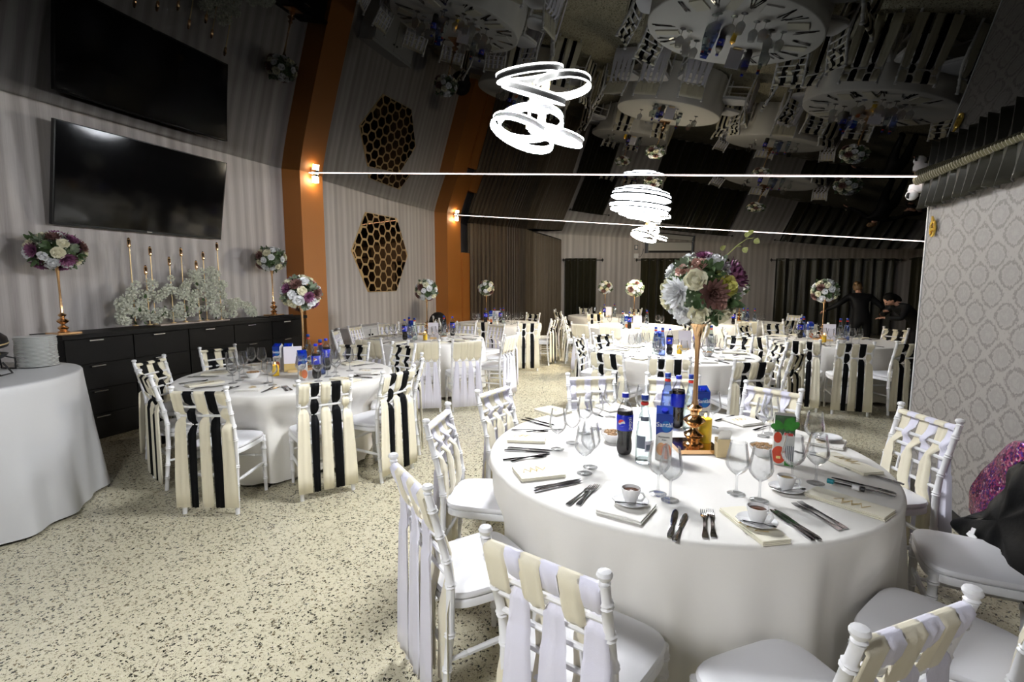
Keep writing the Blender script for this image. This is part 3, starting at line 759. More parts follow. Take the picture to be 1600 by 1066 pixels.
for (x, y, lab) in ((-4.22, 10.5, 'thin gold stand with white bouquet before the brown curtain'), (-1.02, 10.75, 'white bouquet stand on the drum lamp table'),
                    (-1.98, 13.1, 'small far bouquet stand by the narrow grommet curtain'), (1.12, 12.3, 'far bouquet stand just right of the big bouquet'), (1.93, 8.6, 'bouquet stand on the damask wall table')):
    copy_thing(F4, (x, y, 0.758), rnd.random() * 6, lab)
MIX3 = ['white', 'mauve', 'rose', 'leaf', 'rose', 'dahlia', 'white', 'leaf', 'mauve', 'white', 'sage']
small_stand('f', 0.68, 0.225, 0.72, 'wide mauve and white bouquet stand on the left drawers', (-5.77, 3.24, ZT), MIX3, 46, bs=1.2)
small_stand('f', 0.70, 0.20, 0.85, 'white bouquet stand on the drawers by the orange column', (-5.80, 5.96, ZT + 0.016), MIX2, 42, bs=1.1)

# candle rods and white blossoms on the worktop
PLT = tag(link('display_board', MB().box((-5.92, 4.72, ZT + 0.008), (0.22, 0.95, 0.016)).mesh('display_board', pm('pale_board', (0.45, 0.38, 0.33), 0.4), False)), 'thin pale board under the gold candle rods', 'board')
rods = [(4.02, 2.10, 'tallest gold candle rod at the left end of the blossoms'), (4.16, 1.80, 'shortest gold candle rod among the blossoms'), (4.25, 2.02, 'gold candle rod right behind the shortest rod'), (4.45, 1.91, 'gold candle rod left of the middle of the blossoms'),
        (4.63, 2.03, 'gold candle rod at the middle of the blossoms'), (4.80, 1.88, 'low gold candle rod half hidden in blossoms'), (4.93, 2.0, 'second gold candle rod from the right end'), (5.12, 2.13, 'tall gold candle rod at the right end of blossoms')]
for k, (y, zt, lab) in enumerate(rods):
    z0 = ZT + 0.016; H = zt - z0
    r = thing('candle_rod', lab, 'candle holder', (-5.9 + 0.03 * (k % 2), y, z0))
    link('rod', MB().lathe([(0.03, 0), (0.03, 0.008), (0.006, 0.014), (0.006, H - 0.11)], 10).mesh('rod', M_gold2), r)
    link('candle_cup', MB().lathe([(0.006, H - 0.11), (0.016, H - 0.10), (0.018, H - 0.03), (0.012, H - 0.022), (0.014, H - 0.012), (0.006, H)], 12).mesh('candle_cup', M_gold), r)
PUFF = [puff_mesh('blossom_cluster', M_blossom, 0.055, s) for s in (31, 32)]
WF = thing('white_flower_row', 'row of white blossom clusters around gold candle rods', 'flower arrangement', (-5.86, 4.6, ZT))
rb = random.Random(77)
def hprof(y):  # top of the blossoms along the wall
    pts = [(3.80, 0.10), (3.95, 0.42), (4.15, 0.46), (4.38, 0.55), (4.50, 0.40), (4.62, 0.52), (4.85, 0.60), (5.02, 0.62), (5.18, 0.45), (5.28, 0.24), (5.55, 0.14), (5.7, 0.10)]
    for (a, ha), (b2, hb) in zip(pts, pts[1:]):
        if a <= y <= b2: return ha + (hb - ha) * (y - a) / (b2 - a)
    return 0.1
for k in range(150):
    y = rb.uniform(3.82, 5.3) if k < 138 else rb.uniform(5.25, 5.65)
    h_ = hprof(y) * (rb.random() ** 0.8)
    x = -5.86 + rb.uniform(-0.06, 0.10) * (1 - h_)
    link('blossom_cluster', PUFF[k % 2], WF, T(x + 5.86, y - 4.6, h_ + 0.062, rb.random() * 6, rb.random(), 0, rb.uniform(0.75, 1.1)))
gl = MB()
for k in range(60):
    y = rb.uniform(3.85, 5.25); h_ = hprof(y) * rb.random() * 0.9
    petal(gl, 0.06, 0.03, 0.3, T(rb.uniform(-0.05, 0.1), y - 4.6, h_ + 0.03, rb.random() * 6, rb.random()), 3, 3)
o = link('green_leaves', gl.mesh('green_leaves', M_green), WF); o['kind'] = 'stuff'

# ------------------------------------------------------------------ buffet table at the left
BT = thing('buffet_table', 'tall round buffet table hidden under white cloth at the left edge', 'table', (-4.72, 1.82, 0))
link('tabletop', MB().lathe([(0.001, 0.93), (0.785, 0.93), (0.79, 0.945), (0.785, 0.96), (0.001, 0.96)], 40).mesh('tabletop', M_black_wood), BT)
link('pedestal', MB().lathe([(0.3, 0.0), (0.3, 0.03), (0.05, 0.06), (0.045, 0.9), (0.2, 0.93)], 20).mesh('pedestal', M_wire), BT)
def bcl(u, v):
    a = 2 * PI * u; c, s_ = math.cos(a), math.sin(a)
    if v < 0.22: k = 0.795 * v / 0.22; return (k * c, k * s_, 0.966)
    if v < 0.32: q = (v - 0.22) / 0.10 * PI / 2; r = 0.795 + 0.016 * math.sin(q); return (r * c, r * s_, 0.966 - 0.016 * (1 - math.cos(q)))
    k = (v - 0.32) / 0.68
    f = 0.55 * math.sin(7 * a + 0.4) + 0.5 * math.sin(11 * a + 2.0) + 0.3 * math.sin(19 * a)
    f = max(f, -0.7)
    r = 0.811 + 0.035 * k + 0.05 * k ** 1.2 * f
    return (r * c, r * s_, 0.95 - 0.93 * k)
BC = link('buffet_tablecloth', MB().grid(bcl, 170, 24, closeu=True).mesh('buffet_tablecloth', M_cloth_b, angle=80)); BC.location = (-4.72, 1.82, 0)
tag(BC, 'plain white satin cloth draping to the floor over the buffet table', 'tablecloth')
pl_me = MB().lathe([(0.001, 0.0), (0.09, 0.0), (0.095, 0.003), (0.155, 0.013), (0.158, 0.017), (0.152, 0.0175), (0.093, 0.008), (0.001, 0.006)], 40).mesh('dinner_plate', M_plate)
ORD = ['topmost', 'second', 'third', 'fourth', 'fifth', 'sixth', 'seventh', 'eighth', 'ninth', 'tenth', 'eleventh', 'twelfth', 'thirteenth', 'fourteenth', 'fifteenth', 'sixteenth', 'seventeenth', 'eighteenth', 'nineteenth', 'twentieth', 'twenty-first', 'twenty-second', 'bottom']
for k in range(23):
    o = link('dinner_plate', pl_me); o.location = (-4.65 + rnd.uniform(-.003, .003), 2.42 + rnd.uniform(-.003, .003), 0.967 + k * 0.0098); o.scale = (0.79, 0.79, 1)
    n_ = 22 - k
    tag(o, 'white dinner plate, %s of the buffet stack' % (ORD[n_] if n_ in (0, 22) else ORD[n_] + ' from the top'), 'plate', 'stacked white dinner plates')
CH = thing('serving_bowl', 'black lidded serving dish of salad on wire feet beside the plates', 'serving dish', (-4.62, 2.03, 0.967), math.radians(-30))
link('bowl', MB().lathe([(0.001, 0.07), (0.10, 0.075), (0.17, 0.115), (0.19, 0.14), (0.183, 0.14), (0.16, 0.12), (0.001, 0.085)], 28).mesh('bowl', M_wire), CH)
lid = MB().lathe([(0.19, 0.0), (0.195, 0.012), (0.19, 0.06), (0.15, 0.10), (0.06, 0.125), (0.001, 0.13)], 28, cap1=False)
link('lid', lid.mesh('lid', M_plastic), CH, T(-0.02, 0, 0.19, 0, 0.0, 0.08))
link('lid_stripe', MB().lathe([(0.1965, 0.02), (0.1965, 0.03)], 28, cap0=False, cap1=False).mesh('lid_stripe', M_gold2), CH, T(-0.02, 0, 0.19, 0, 0.0, 0.08))
sm = MB()
for k in range(60): sm.sphere((rb.uniform(-.13, .13), rb.uniform(-.13, .13), 0.125 + rb.random() * 0.05), rb.uniform(0.012, 0.03), 6, 4)
link('salad', sm.mesh('salad', M_food), CH).__setitem__('kind', 'stuff')
for k in range(4):
    a = k * PI / 2 + 0.4; c, s = math.cos(a), math.sin(a)
    f = MB().tube([(0.17 * c, 0.17 * s, 0.115), (0.23 * c, 0.23 * s, 0.09), (0.25 * c - 0.06 * s, 0.25 * s + 0.06 * c, 0.008), (0.2 * c - 0.14 * s, 0.2 * s + 0.14 * c, 0.012), (0.18 * c - 0.1 * s, 0.18 * s + 0.1 * c, 0.09)], 0.006, 6)
    link('wire_foot', f.mesh('wire_foot', M_wire), CH)

# ------------------------------------------------------------------ chairs
def post_y(z):
    pts = [(0, -0.235), (0.45, -0.19), (0.60, -0.205), (0.88, -0.278)]
    for (a, ya), (b, yb) in zip(pts, pts[1:]):
        if z <= b: return ya + (yb - ya) * (z - a) / (b - a)
    return pts[-1][1]
def post_x(z): return 0.186 - 0.008 * min(1, z / 0.45) + 0.008 * max(0, (z - 0.45) / 0.45)
def turned(z0, z1, rings, r, fx, fy, n=8, extra=0.005):
    zs = set([z0, z1])
    for q in rings:
        for d in (-0.012, -0.006, 0.0, 0.006, 0.012): zs.add(round(q + d, 4))
    zs = sorted(z for z in zs if z0 <= z <= z1)
    pts = [(fx(z), fy(z), z) for z in zs]
    rad = []
    for z in zs:
        k = 0
        for q in rings:
            if abs(abs(z - q) - 0.006) < 0.001: k = extra
        rad.append(r(z) + k)
    return pts, rad
def chair_meshes():
    out = {}
    for s, nm in ((-1, 'pl'), (1, 'pr')):
        mb = MB(); pts, rad = turned(0.0, 0.882, [0.10, 0.2, 0.33, 0.52, 0.62, 0.72, 0.82], lambda z: 0.0145 + 0.002 * (0.3 < z < 0.6), lambda z: s * post_x(z), post_y)
        mb.tube(pts, rad, 9)
        e = (s * post_x(0.885), post_y(0.885), 0.893)
        mb.lathe([(0.010, -0.012), (0.017, -0.008), (0.012, -0.003), (0.019, 0.006), (0.021, 0.012), (0.017, 0.021), (0.006, 0.025)], 10, Matrix.Translation(e))
        out[nm] = mb.mesh('back_post', M_chair)
        mb = MB(); pts, rad = turned(0.0, 0.44, [0.10, 0.20, 0.34, 0.40], lambda z: 0.0125 + 0.006 * z / 0.44, lambda z: s * (0.178 - 0.006 * z), lambda z: 0.178)
        mb.tube(pts, rad, 9); out['l' + nm] = mb.mesh('front_leg', M_chair)
    def super_xy(a, hx, hy, p): 
        c, s = math.cos(a), math.sin(a)
        return hx * math.copysign(abs(c) ** (2 / p), c), hy * math.copysign(abs(s) ** (2 / p), s)
    def rounded(hx_f, hx_b, hy, p, prof, n=32):
        mb = MB(); vs = []; fs = []
        for sc, z in prof:
            for k in range(n):
                x, y = super_xy(2 * PI * k / n, 1, 1, p)
                hx = hx_b + (hx_f - hx_b) * (y + 1) / 2
                vs.append((x * hx * sc, y * hy * sc, z))
        for i in range(len(prof) - 1):
            for k in range(n): fs.append((i * n + k, i * n + (k + 1) % n, (i + 1) * n + (k + 1) % n, (i + 1) * n + k))
        fs.append(tuple(reversed(range(n)))); fs.append(tuple((len(prof) - 1) * n + k for k in range(n)))
        return mb.add(vs, fs)
    out['frame'] = rounded(0.205, 0.185, 0.205, 4.5, [(0.97, 0.405), (1.0, 0.41), (1.0, 0.435), (0.98, 0.44)]).mesh('seat_frame', M_chair)
    out['pad'] = rounded(0.208, 0.185, 0.205, 4.5, [(0.95, 0.44), (1.0, 0.448), (1.01, 0.458), (0.985, 0.469), (0.90, 0.476), (0.6, 0.481), (0.2, 0.483)]).mesh('seat_pad', M_pad)
    def rail(z, r=0.0095):
        return MB().tube([(-post_x(z), post_y(z), z), (0, post_y(z) - 0.004, z), (post_x(z), post_y(z), z)], r, 7).mesh('back_rail', M_chair)
    out['rails'] = [rail(z) for z in (0.862, 0.765, 0.70, 0.635, 0.55)]
    def st(a, b):
        a, b = Vector(a), Vector(b); pts = []; rad = []
        for t, r in ((0, .008), (.12, .009), (.18, .0125), (.2, .009), (.22, .0125), (.26, .011), (.5, .0125), (.74, .011), (.78, .0125), (.8, .009), (.82, .0125), (.88, .009), (1, .008)):
            pts.append(a.lerp(b, t)); rad.append(r)
        return MB().tube(pts, rad, 7).mesh('stretcher', M_chair)
    out['str'] = [st((s * 0.178, 0.178, 0.23), (s * 0.182, -0.212, 0.23)) for s in (-1, 1)] + [st((-0.178, 0.178, 0.28), (0.178, 0.178, 0.28)), st((-0.18, -0.21, 0.27), (0.18, -0.21, 0.27))]
    out['spindles'] = [MB().tube([(x, post_y(0.55), 0.55), (x, post_y(0.635), 0.635)], 0.006, 6).mesh('back_spindle', M_chair) for x in (-0.09, 0.0, 0.09)]
    # one joined frame for far copies
    return out
CM = chair_meshes()
def ribbon_mesh(x0, w0, pinches, zb, xb, wb, mat, ztop=0.877, front_below=None, seed=0, zpad=0.0):
    """flattened cloth band over the top rail, woven through the rails, hanging to zb"""
    rr = random.Random(seed)
    zs = [ztop + 0.002, ztop - 0.015, 0.83, 0.80, 0.78, 0.765, 0.75, 0.735, 0.72, 0.70, 0.685, 0.665, 0.65, 0.635, 0.615, 0.58, 0.52, 0.42, 0.30, 0.18, 0.08]
    zs = [z for z in zs if z > zb + 0.02] + [zb]
    n = 14; vs = []; fs = []; ph = rr.uniform(0, 6); fq = rr.choice((2.0, 2.5, 3.0))
    lastp = min(pinches) if pinches else None
    for z in zs:
        g = 0.0
        for q in pinches: g = max(g, math.exp(-((z - q) / 0.026) ** 2))
        low = 0 if lastp is None else max(0, min(1, (lastp - z) / 0.5))
        wdt = w0 * (1 - 0.0 * low) + (wb - w0) * low
        wdt = wdt * (1 - g) + 0.017 * g
        if lastp is not None and z < lastp: wdt = min(wdt, 0.017 + (lastp - z) * 0.42 + 0.0)
        x = x0 + (xb - x0) * max(0, min(1, (0.86 - z) / 0.6))
        yb = post_y(max(z, 0.70)) if z < 0.70 else post_y(z)
        d = -0.017 * (1 - g) + 0.017 * g
        if front_below is not None and z < front_below: d = 0.018
        if z < 0.62: d += -0.006 - 0.02 * (0.62 - z)
        if front_below is not None and z < front_below: yb = post_y(max(z, 0.2)) if z > 0.46 else -0.222
        if z > ztop - 0.005: d = -0.002
        th = 0.005 + 0.006 * g
        for k in range(n):
            a = 2 * PI * k / n; cx, sy = math.cos(a), math.sin(a)
            u = cx
            fold = 0.006 * math.sin(u * PI * fq + ph) * (1 - 0.6 * g) * (1 if z < ztop - 0.01 else 0.3)
            vs.append((x + wdt * cx, yb + d + th * sy + fold, z))
    for i in range(len(zs) - 1):
        for k in range(n): fs.append((i * n + k, (i + 1) * n + k, (i + 1) * n + (k + 1) % n, i * n + (k + 1) % n))
    fs.append(tuple(range(n))); fs.append(tuple(reversed([(len(zs) - 1) * n + k for k in range(n)])))
    mb = MB().add(vs, fs)
    # wrap over the top rail to the seat side
    mb.grid(lambda u, v: (x0 + w0 * (2 * u - 1), post_y(0.862) + 0.017 * math.sin(v * PI * 1.15 - PI / 2 * 1.0), 0.862 + 0.0165 * math.cos(v * PI * 1.15 - PI / 2)), 5, 7)
    return mb.mesh('sash', mat, angle=100)
def sash_set(kind):
    out = []
    if kind == 'V1':
        for k in range(6):
            x = -0.148 + k * 0.0592
            if k % 2 == 0: out.append((ribbon_mesh(x, 0.036, [0.69], 0.13, x * 1.05, 0.050, M_cream, front_below=0.71, seed=k), 'cream sash'))
            else: out.append((ribbon_mesh(x, 0.031, [0.765], 0.07, x * 1.08, 0.064, M_lilac, seed=k), 'lilac white sash'))
    elif kind == 'V1b':
        for k in range(6):
            x = 0.148 - k * 0.0592
            if k % 2 == 0: out.append((ribbon_mesh(x, 0.033, [0.70], 0.13, x * 1.05, 0.050, M_cream, front_below=0.71, seed=k + 9), 'cream sash'))
            else: out.append((ribbon_mesh(x, 0.031, [0.765], 0.07, x * 1.08, 0.064, M_lilac, seed=k + 9), 'lilac white sash'))
    elif kind in ('V2', 'V2b'):
        sg = 1 if kind == 'V2' else -1
        for x, w_, p, wb, m, l in ((-0.148, 0.036, [0.70], 0.05, M_cream, 'cream sash'), (-0.074, 0.030, [0.765, 0.635], 0.024, M_blackr, 'black sash'), (0.002, 0.036, [0.70], 0.040, M_cream, 'cream sash'),
                                (0.076, 0.033, [0.70], 0.033, M_blackr, 'black sash'), (0.150, 0.036, [0.765, 0.66], 0.05, M_cream, 'cream sash')):
            out.append((ribbon_mesh(sg * x, w_, p, 0.06, sg * x * 1.12, wb, m, seed=int(x * 100) + 20), l))
    elif kind == 'V3':
        for k in range(4):
            x = -0.132 + k * 0.088
            out.append((ribbon_mesh(x, 0.046, [0.635], 0.628, x, 0.03, M_cream, seed=k + 40), 'cream sash'))
        for k in range(4):
            x = -0.132 + k * 0.088
            out.append((ribbon_mesh(x * 0.9, 0.02, [0.635], 0.06, x * 1.12, 0.055, M_lilac, ztop=0.66, seed=k + 50), 'lilac white sash'))
    return out
SASH = {k: sash_set(k) for k in ('V1', 'V1b', 'V2', 'V2b', 'V3')}
def make_chair(kind, fine):
    t = thing('banquet_chair', '', 'chair')
    for k in ('pl', 'pr'): link('back_post', CM[k], t); link('front_leg', CM['l' + k], t)
    link('seat_frame', CM['frame'], t); link('seat_pad', CM['pad'], t)
    for m in CM['rails']: link('back_rail', m, t)
    for m in CM['str'][:4 if fine else 3]: link('stretcher', m, t)
    if fine:
        for m in CM['spindles']: link('back_spindle', m, t)
    for m, l in SASH[kind]: link('sash', m, t)['label'] = l
    return t
TBL = {'T1': (-0.03, 2.60), 'T2': (-3.47, 3.72), 'T3': (-0.10, 6.33), 'T4': (-3.80, 6.85), 'T5': (-3.75, 9.95), 'T6': (1.97, 8.50), 'T7': (-0.95, 10.1), 'T8': (-2.0, 13.1), 'T9': (1.1, 11.8)}
TNAME = {'T1': 'the large front table', 'T2': 'the table by the black drawers', 'T3': 'the table behind the big bouquet', 'T4': 'the table under the hexagon mirror', 'T5': 'the table by the brown curtain',
         'T6': 'the table beside the damask wall', 'T7': 'the table behind the drum lamp', 'T8': 'the far table by narrow curtain', 'T9': 'the far table under air conditioner'}
# (table, mid of the back top x, y, facing in degrees, sash)
CHAIRS = [
 ('T1', -0.34, 1.20, 72, 'V1'), ('T1', -0.96, 1.59, 50, 'V1b'), ('T1', -1.26, 2.40, 9, 'V1b'), ('T1', -1.22, 3.14, -13, 'V1b'), ('T1', -0.68, 3.85, -62, 'V1'), ('T1', -0.08, 3.99, -90, 'V1b'),
 ('T1', 0.58, 3.78, -124, 'V1'), ('T1', 1.27, 3.27, -159, 'V1b'), ('T1', 0.50, 1.23, 130, 'V1'), ('T1', 1.47, 2.46, 170, 'V1'), ('T1', 1.06, 1.74, 146, 'V1'),
 ('T2', -3.06, 2.45, 108, 'V2'), ('T2', -4.71, 3.30, 17, 'V2'), ('T2', -3.95, 2.72, 66, 'V2b'), ('T2', -4.87, 4.17, -15, 'V2'), ('T2', -2.47, 2.99, 142, 'V2'), ('T2', -2.18, 3.53, 170, 'V2'), ('T2', -2.36, 4.24, -150, 'V2'), ('T2', -3.66, 4.96, -82, 'V2'), ('T2', -3.08, 5.10, -105, 'V2b'),
 ('T3', -1.32, 6.48, -8, 'V2'), ('T3', -1.10, 7.10, -38, 'V2'), ('T3', -0.76, 5.18, 68, 'V2'), ('T3', -0.13, 4.96, 96, 'V2'), ('T3', 0.61, 5.02, 114, 'V2'), ('T3', 1.10, 5.72, 152, 'V2'), ('T3', 1.08, 6.72, -163, 'V2b'), ('T3', 0.70, 7.45, -122, 'V2'),
 ('T4', -2.53, 5.67, 128, 'V3'), ('T4', -2.99, 5.40, 118, 'V3'), ('T4', -3.80, 5.42, 92, 'V3'), ('T4', -4.95, 6.25, 24, 'V3'), ('T4', -5.12, 6.95, 4, 'V3'), ('T4', -4.95, 7.68, -40, 'V3'), ('T4', -4.45, 8.10, -63, 'V3'), ('T4', -3.70, 8.25, -92, 'V3'), ('T4', -3.10, 8.20, -112, 'V3'), ('T4', -2.25, 6.51, 172, 'V3'), ('T4', -2.42, 7.35, -160, 'V3'),
 ('T5', -2.66, 8.62, 120, 'V2'), ('T5', -2.42, 9.60, 174, 'V2'), ('T5', -3.35, 11.25, -108, 'V2'), ('T5', -5.02, 9.60, 10, 'V2'), ('T5', -3.45, 8.60, 100, 'V2b'), ('T5', -2.45, 10.4, -165, 'V2'), ('T5', -4.7, 9.0, 45, 'V2'),
 ('T6', 1.92, 6.95, 90, 'V2'), ('T6', 1.38, 7.05, 72, 'V2b'), ('T6', 2.55, 7.18, 115, 'V2'), ('T6', 3.10, 9.35, -143, 'V2'), ('T6', 1.46, 9.95, -70, 'V2'), ('T6', 2.14, 10.02, -95, 'V2'), ('T6', 0.93, 9.35, -38, 'V2b'), ('T6', 0.55, 8.5, 2, 'V2'), ('T6', 0.88, 7.45, 43, 'V2'),
 ('T7', -1.75, 8.72, 66, 'V3'), ('T7', -1.20, 8.55, 84, 'V3'), ('T7', -0.50, 8.45, 108, 'V3'), ('T7', 0.42, 9.75, 170, 'V3'), ('T7', 0.3, 10.7, -155, 'V2'), ('T7', -2.3, 9.9, 8, 'V2'),
 ('T9', 1.08, 10.35, 88, 'V3'), ('T9', 0.0, 11.1, 30, 'V2'), ('T9', 0.1, 12.7, -40, 'V3'), ('T9', 1.1, 13.2, -90, 'V3'), ('T9', 2.3, 12.7, -143, 'V3'), ('T9', 1.9, 10.9, 130, 'V2'),
 ('T8', -3.0, 12.15, 40, 'V2'), ('T8', -3.25, 12.85, 8, 'V2'), ('T8', -1.98, 11.65, 92, 'V2'), ('T8', -2.7, 14.25, -58, 'V2'), ('T8', -2.1, 14.45, -86, 'V2'), ('T8', -1.3, 14.3, -120, 'V2'), ('T8', -1.2, 12.0, 125, 'V2'),
]
HOUR = ['twelve', 'one', 'two', 'three', 'four', 'five', 'six', 'seven', 'eight', 'nine', 'ten', 'eleven']
SLAB = {'V1': 'cream and lilac sashes', 'V1b': 'lilac and cream sashes', 'V2': 'cream and black sashes', 'V2b': 'cream and black sashes', 'V3': 'cream and white sashes'}
used = {}; proto = {}
SEATS = {}; SEATF = {}
for (t, x, y, a, kd) in CHAIRS:
    ang = math.radians(a); fx, fy = math.cos(ang), math.sin(ang)
    ox, oy = x + 0.285 * fx, y + 0.285 * fy
    cx, cy = TBL[t]
    # clock hour as read on the table with six o'clock towards the photographer
    va = Vector((x - cx, y - cy)); tc = Vector((0 - cx, 0 - cy))
    rel_a = (math.degrees(math.atan2(va.y, va.x)) - math.degrees(math.atan2(tc.y, tc.x)) + 180) % 360
    hr = round(((360 - rel_a) % 360) / 30) % 12
    for dlt in (0, 1, -1, 2, -2):
        if (t, (hr + dlt) % 12) not in used: hr = (hr + dlt) % 12; break
    used[(t, hr)] = 1
    SEATS.setdefault(t, []).append((math.atan2(va.y, va.x), HOUR[hr]))
    fe = Vector((ox + 0.205 * fx - cx, oy + 0.205 * fy - cy)); SEATF.setdefault(t, []).append((math.atan2(va.y, va.x) if fe.length < 0.3 else math.atan2(fe.y, fe.x), fe.length))
    lab = "white chair, %s, at %s o'clock of %s" % (SLAB[kd], HOUR[hr], TNAME[t])
    fine = t in ('T1', 'T2', 'T3')
    key = (kd, fine)
    if key not in proto:
        r = make_chair(kd, fine); proto[key] = r
        r.location = (ox, oy, 0); r.rotation_euler = (0, 0, ang - PI / 2); r['label'] = lab
    else: r = copy_thing(proto[key], (ox, oy, 0), ang - PI / 2, lab)
    r['group'] = 'chairs around ' + TNAME[t]
# a chair turned away, just inside the frame
r = copy_thing(proto[('V1', True)], (0.99, 0.85, 0), math.radians(-52 - 90), 'white chair turned away at the lower right corner'); r['group'] = 'chairs around the large front table'

# ------------------------------------------------------------------ round tables
def cloth_fn(seed, hem, folds, rot, seats, amp):
    rr = random.Random(seed)
    comps = [(n, rr.uniform(0, 6), rr.uniform(0.5, 1.0)) for n in folds]
    def fn(u, v):
        a = 2 * PI * u; c, s = math.cos(a), math.sin(a)
        if v < 0.28: k = 0.91 * v / 0.28; return (k * c, k * s, 0.756)
        if v < 0.40: q = (v - 0.28) / 0.12 * PI / 2; r = 0.91 + 0.018 * math.sin(q); return (r * c, r * s, 0.756 - 0.018 * (1 - math.cos(q)))
        k = (v - 0.40) / 0.60
        f = 0
        for n, p, w_ in comps: f += w_ * math.sin(n * a + p + 0.5 * k)
        f = max(f, -0.85)
        kk = k ** 0.75
        r = 0.928 + 0.015 * k + amp * kk * f
        z = 0.738 - (0.738 - hem - 0.012 * (f - 0.3)) * k
        zb_ = max(0, min(1, (0.70 - z) / 0.22)); zb_ = zb_ * zb_ * (3 - 2 * zb_)
        for sa, fr in seats:         # the seats push the cloth in
            d = (a + rot - sa + PI) % (2 * PI) - PI
            hw = math.atan2(0.235, fr)
            t = max(0, min(1, (hw * 1.45 - abs(d)) / (hw * 0.45))); t = t * t * (3 - 2 * t)
            lim = fr / max(0.5, math.cos(d)) - 0.02
            if r > lim: r += (lim - r) * t * zb_
        return (r * c, r * s, z)
    return fn
top_me = MB().lathe([(0.001, 0.72), (0.89, 0.72), (0.895, 0.735), (0.89, 0.75), (0.001, 0.75)], 48).mesh('tabletop', M_black_wood)
for i, t in enumerate(TBL):
    cx, cy = TBL[t]
    r = thing('round_table', 'round banquet table, under its cloth, ' + TNAME[t], 'table', (cx, cy, 0), i)
    link('tabletop', top_me, r)
    link('pedestal', MB().lathe([(0.3, 0.0), (0.3, 0.03), (0.05, 0.06), (0.045, 0.7), (0.2, 0.72)], 20).mesh('pedestal', M_wire), r)
    mb = MB().grid(cloth_fn(100 + i, 0.03, (8, 13, 19) if t != 'T1' else (9, 14, 21), i * 1.3, SEATF[t], 0.066 if t == 'T1' else 0.05), 240 if i < 4 else 150, 26, closeu=True)
    o = link('tablecloth', mb.mesh('tablecloth', M_cloth, angle=80)); o.location = (cx, cy, 0); o.rotation_euler = (0, 0, i * 1.3)
    tag(o, 'white floor-length cloth on ' + TNAME[t], 'tablecloth', 'white round tablecloths')
ZTT = 0.7575

# ------------------------------------------------------------------ tableware
def wine_glass():
    mb = MB()
    out = [(0.0045, 0.078), (0.012, 0.083), (0.027, 0.094), (0.041, 0.112), (0.046, 0.128), (0.0435, 0.150), (0.037, 0.185), (0.0325, 0.214)]
    inn = [(0.0318, 0.2145), (0.0363, 0.185), (0.0425, 0.150), (0.0447, 0.129), (0.0398, 0.114), (0.026, 0.097), (0.010, 0.088), (0.001, 0.087)]
    mb.lathe(out + inn, 20, mi=0, cap0=False, cap1=False)
    mb.lathe([(0.001, 0.0), (0.034, 0.0), (0.035, 0.002), (0.030, 0.005), (0.012, 0.010), (0.0055, 0.02), (0.0042, 0.045), (0.0048, 0.075), (0.008, 0.083), (0.001, 0.085)], 18, mi=1, cap0=False, cap1=False)
    return mb.mesh('wine_glass', [M_glass, M_crystal])
WG = wine_glass()
def glass(x, y, label, group, s=1.0):
    o = link('wine_glass', WG); o.location = (x, y, ZTT); o.scale = (s, s, s); o.rotation_euler = (0, 0, rnd.random())
    return tag(o, label, 'glass', group)
def fork_mesh():
    mb = MB()
    prof = [(-0.105, 0.0095, 0.0), (-0.09, 0.0105, 0.001), (-0.05, 0.006, 0.004), (0.02, 0.0035, 0.007), (0.04, 0.006, 0.006), (0.055, 0.0115, 0.004), (0.066, 0.0125, 0.003)]
    vs = []; fs = []
    for y, w_, z in prof:
        for (sx, dz) in ((-1, 0), (1, 0), (1, 0.0028), (-1, 0.0028)): vs.append((sx * w_, y, z + dz))
    for i in range(len(prof) - 1):
        for k in range(4): fs.append((i * 4 + k, i * 4 + (k + 1) % 4, i * 4 + 4 + (k + 1) % 4, i * 4 + 4 + k))
    fs.append((3, 2, 1, 0)); fs.append(tuple(len(vs) - 4 + k for k in range(4)))
    mb.add(vs, fs)
    for k in range(4):
        x = (k - 1.5) * 0.0067
        mb.tube([(x, 0.064, 0.0043), (x, 0.085, 0.0035), (x, 0.108, 0.007)], [0.0022, 0.0021, 0.0012], 5)
    return mb.mesh('fork', M_steel)
def knife_mesh():
    mb = MB()
    prof = [(-0.115, 0.007, 0.003), (-0.10, 0.009, 0.0045), (-0.04, 0.0065, 0.004), (-0.01, 0.005, 0.0035), (0.0, 0.0085, 0.0022), (0.05, 0.0105, 0.0018), (0.095, 0.009, 0.0014), (0.113, 0.004, 0.001), (0.116, 0.001, 0.0008)]
    vs = []; fs = []
    for y, w_, h in prof:
        for (sx, dz) in ((-1, 0.2), (0, 0), (1, 0.2), (1, 0.8), (0, 1), (-1, 0.8)): vs.append((sx * w_, y, 0.001 + dz * h * 1.6))
    for i in range(len(prof) - 1):
        for k in range(6): fs.append((i * 6 + k, i * 6 + (k + 1) % 6, i * 6 + 6 + (k + 1) % 6, i * 6 + 6 + k))
    fs.append(tuple(reversed(range(6)))); fs.append(tuple(len(vs) - 6 + k for k in range(6)))
    return mb.add(vs, fs).mesh('knife', M_steel)
FK, KN = fork_mesh(), knife_mesh()
def cutlery(kind, x, y, deg, label, group=None, dz=0.0, s=1.0):
    o = link(kind, FK if kind == 'fork' else KN); o.location = (x, y, ZTT + 0.0005 + dz); o.rotation_euler = (0, 0, math.radians(deg) - PI / 2); o.scale = (s, s, s)
    return tag(o, label, 'cutlery', group)
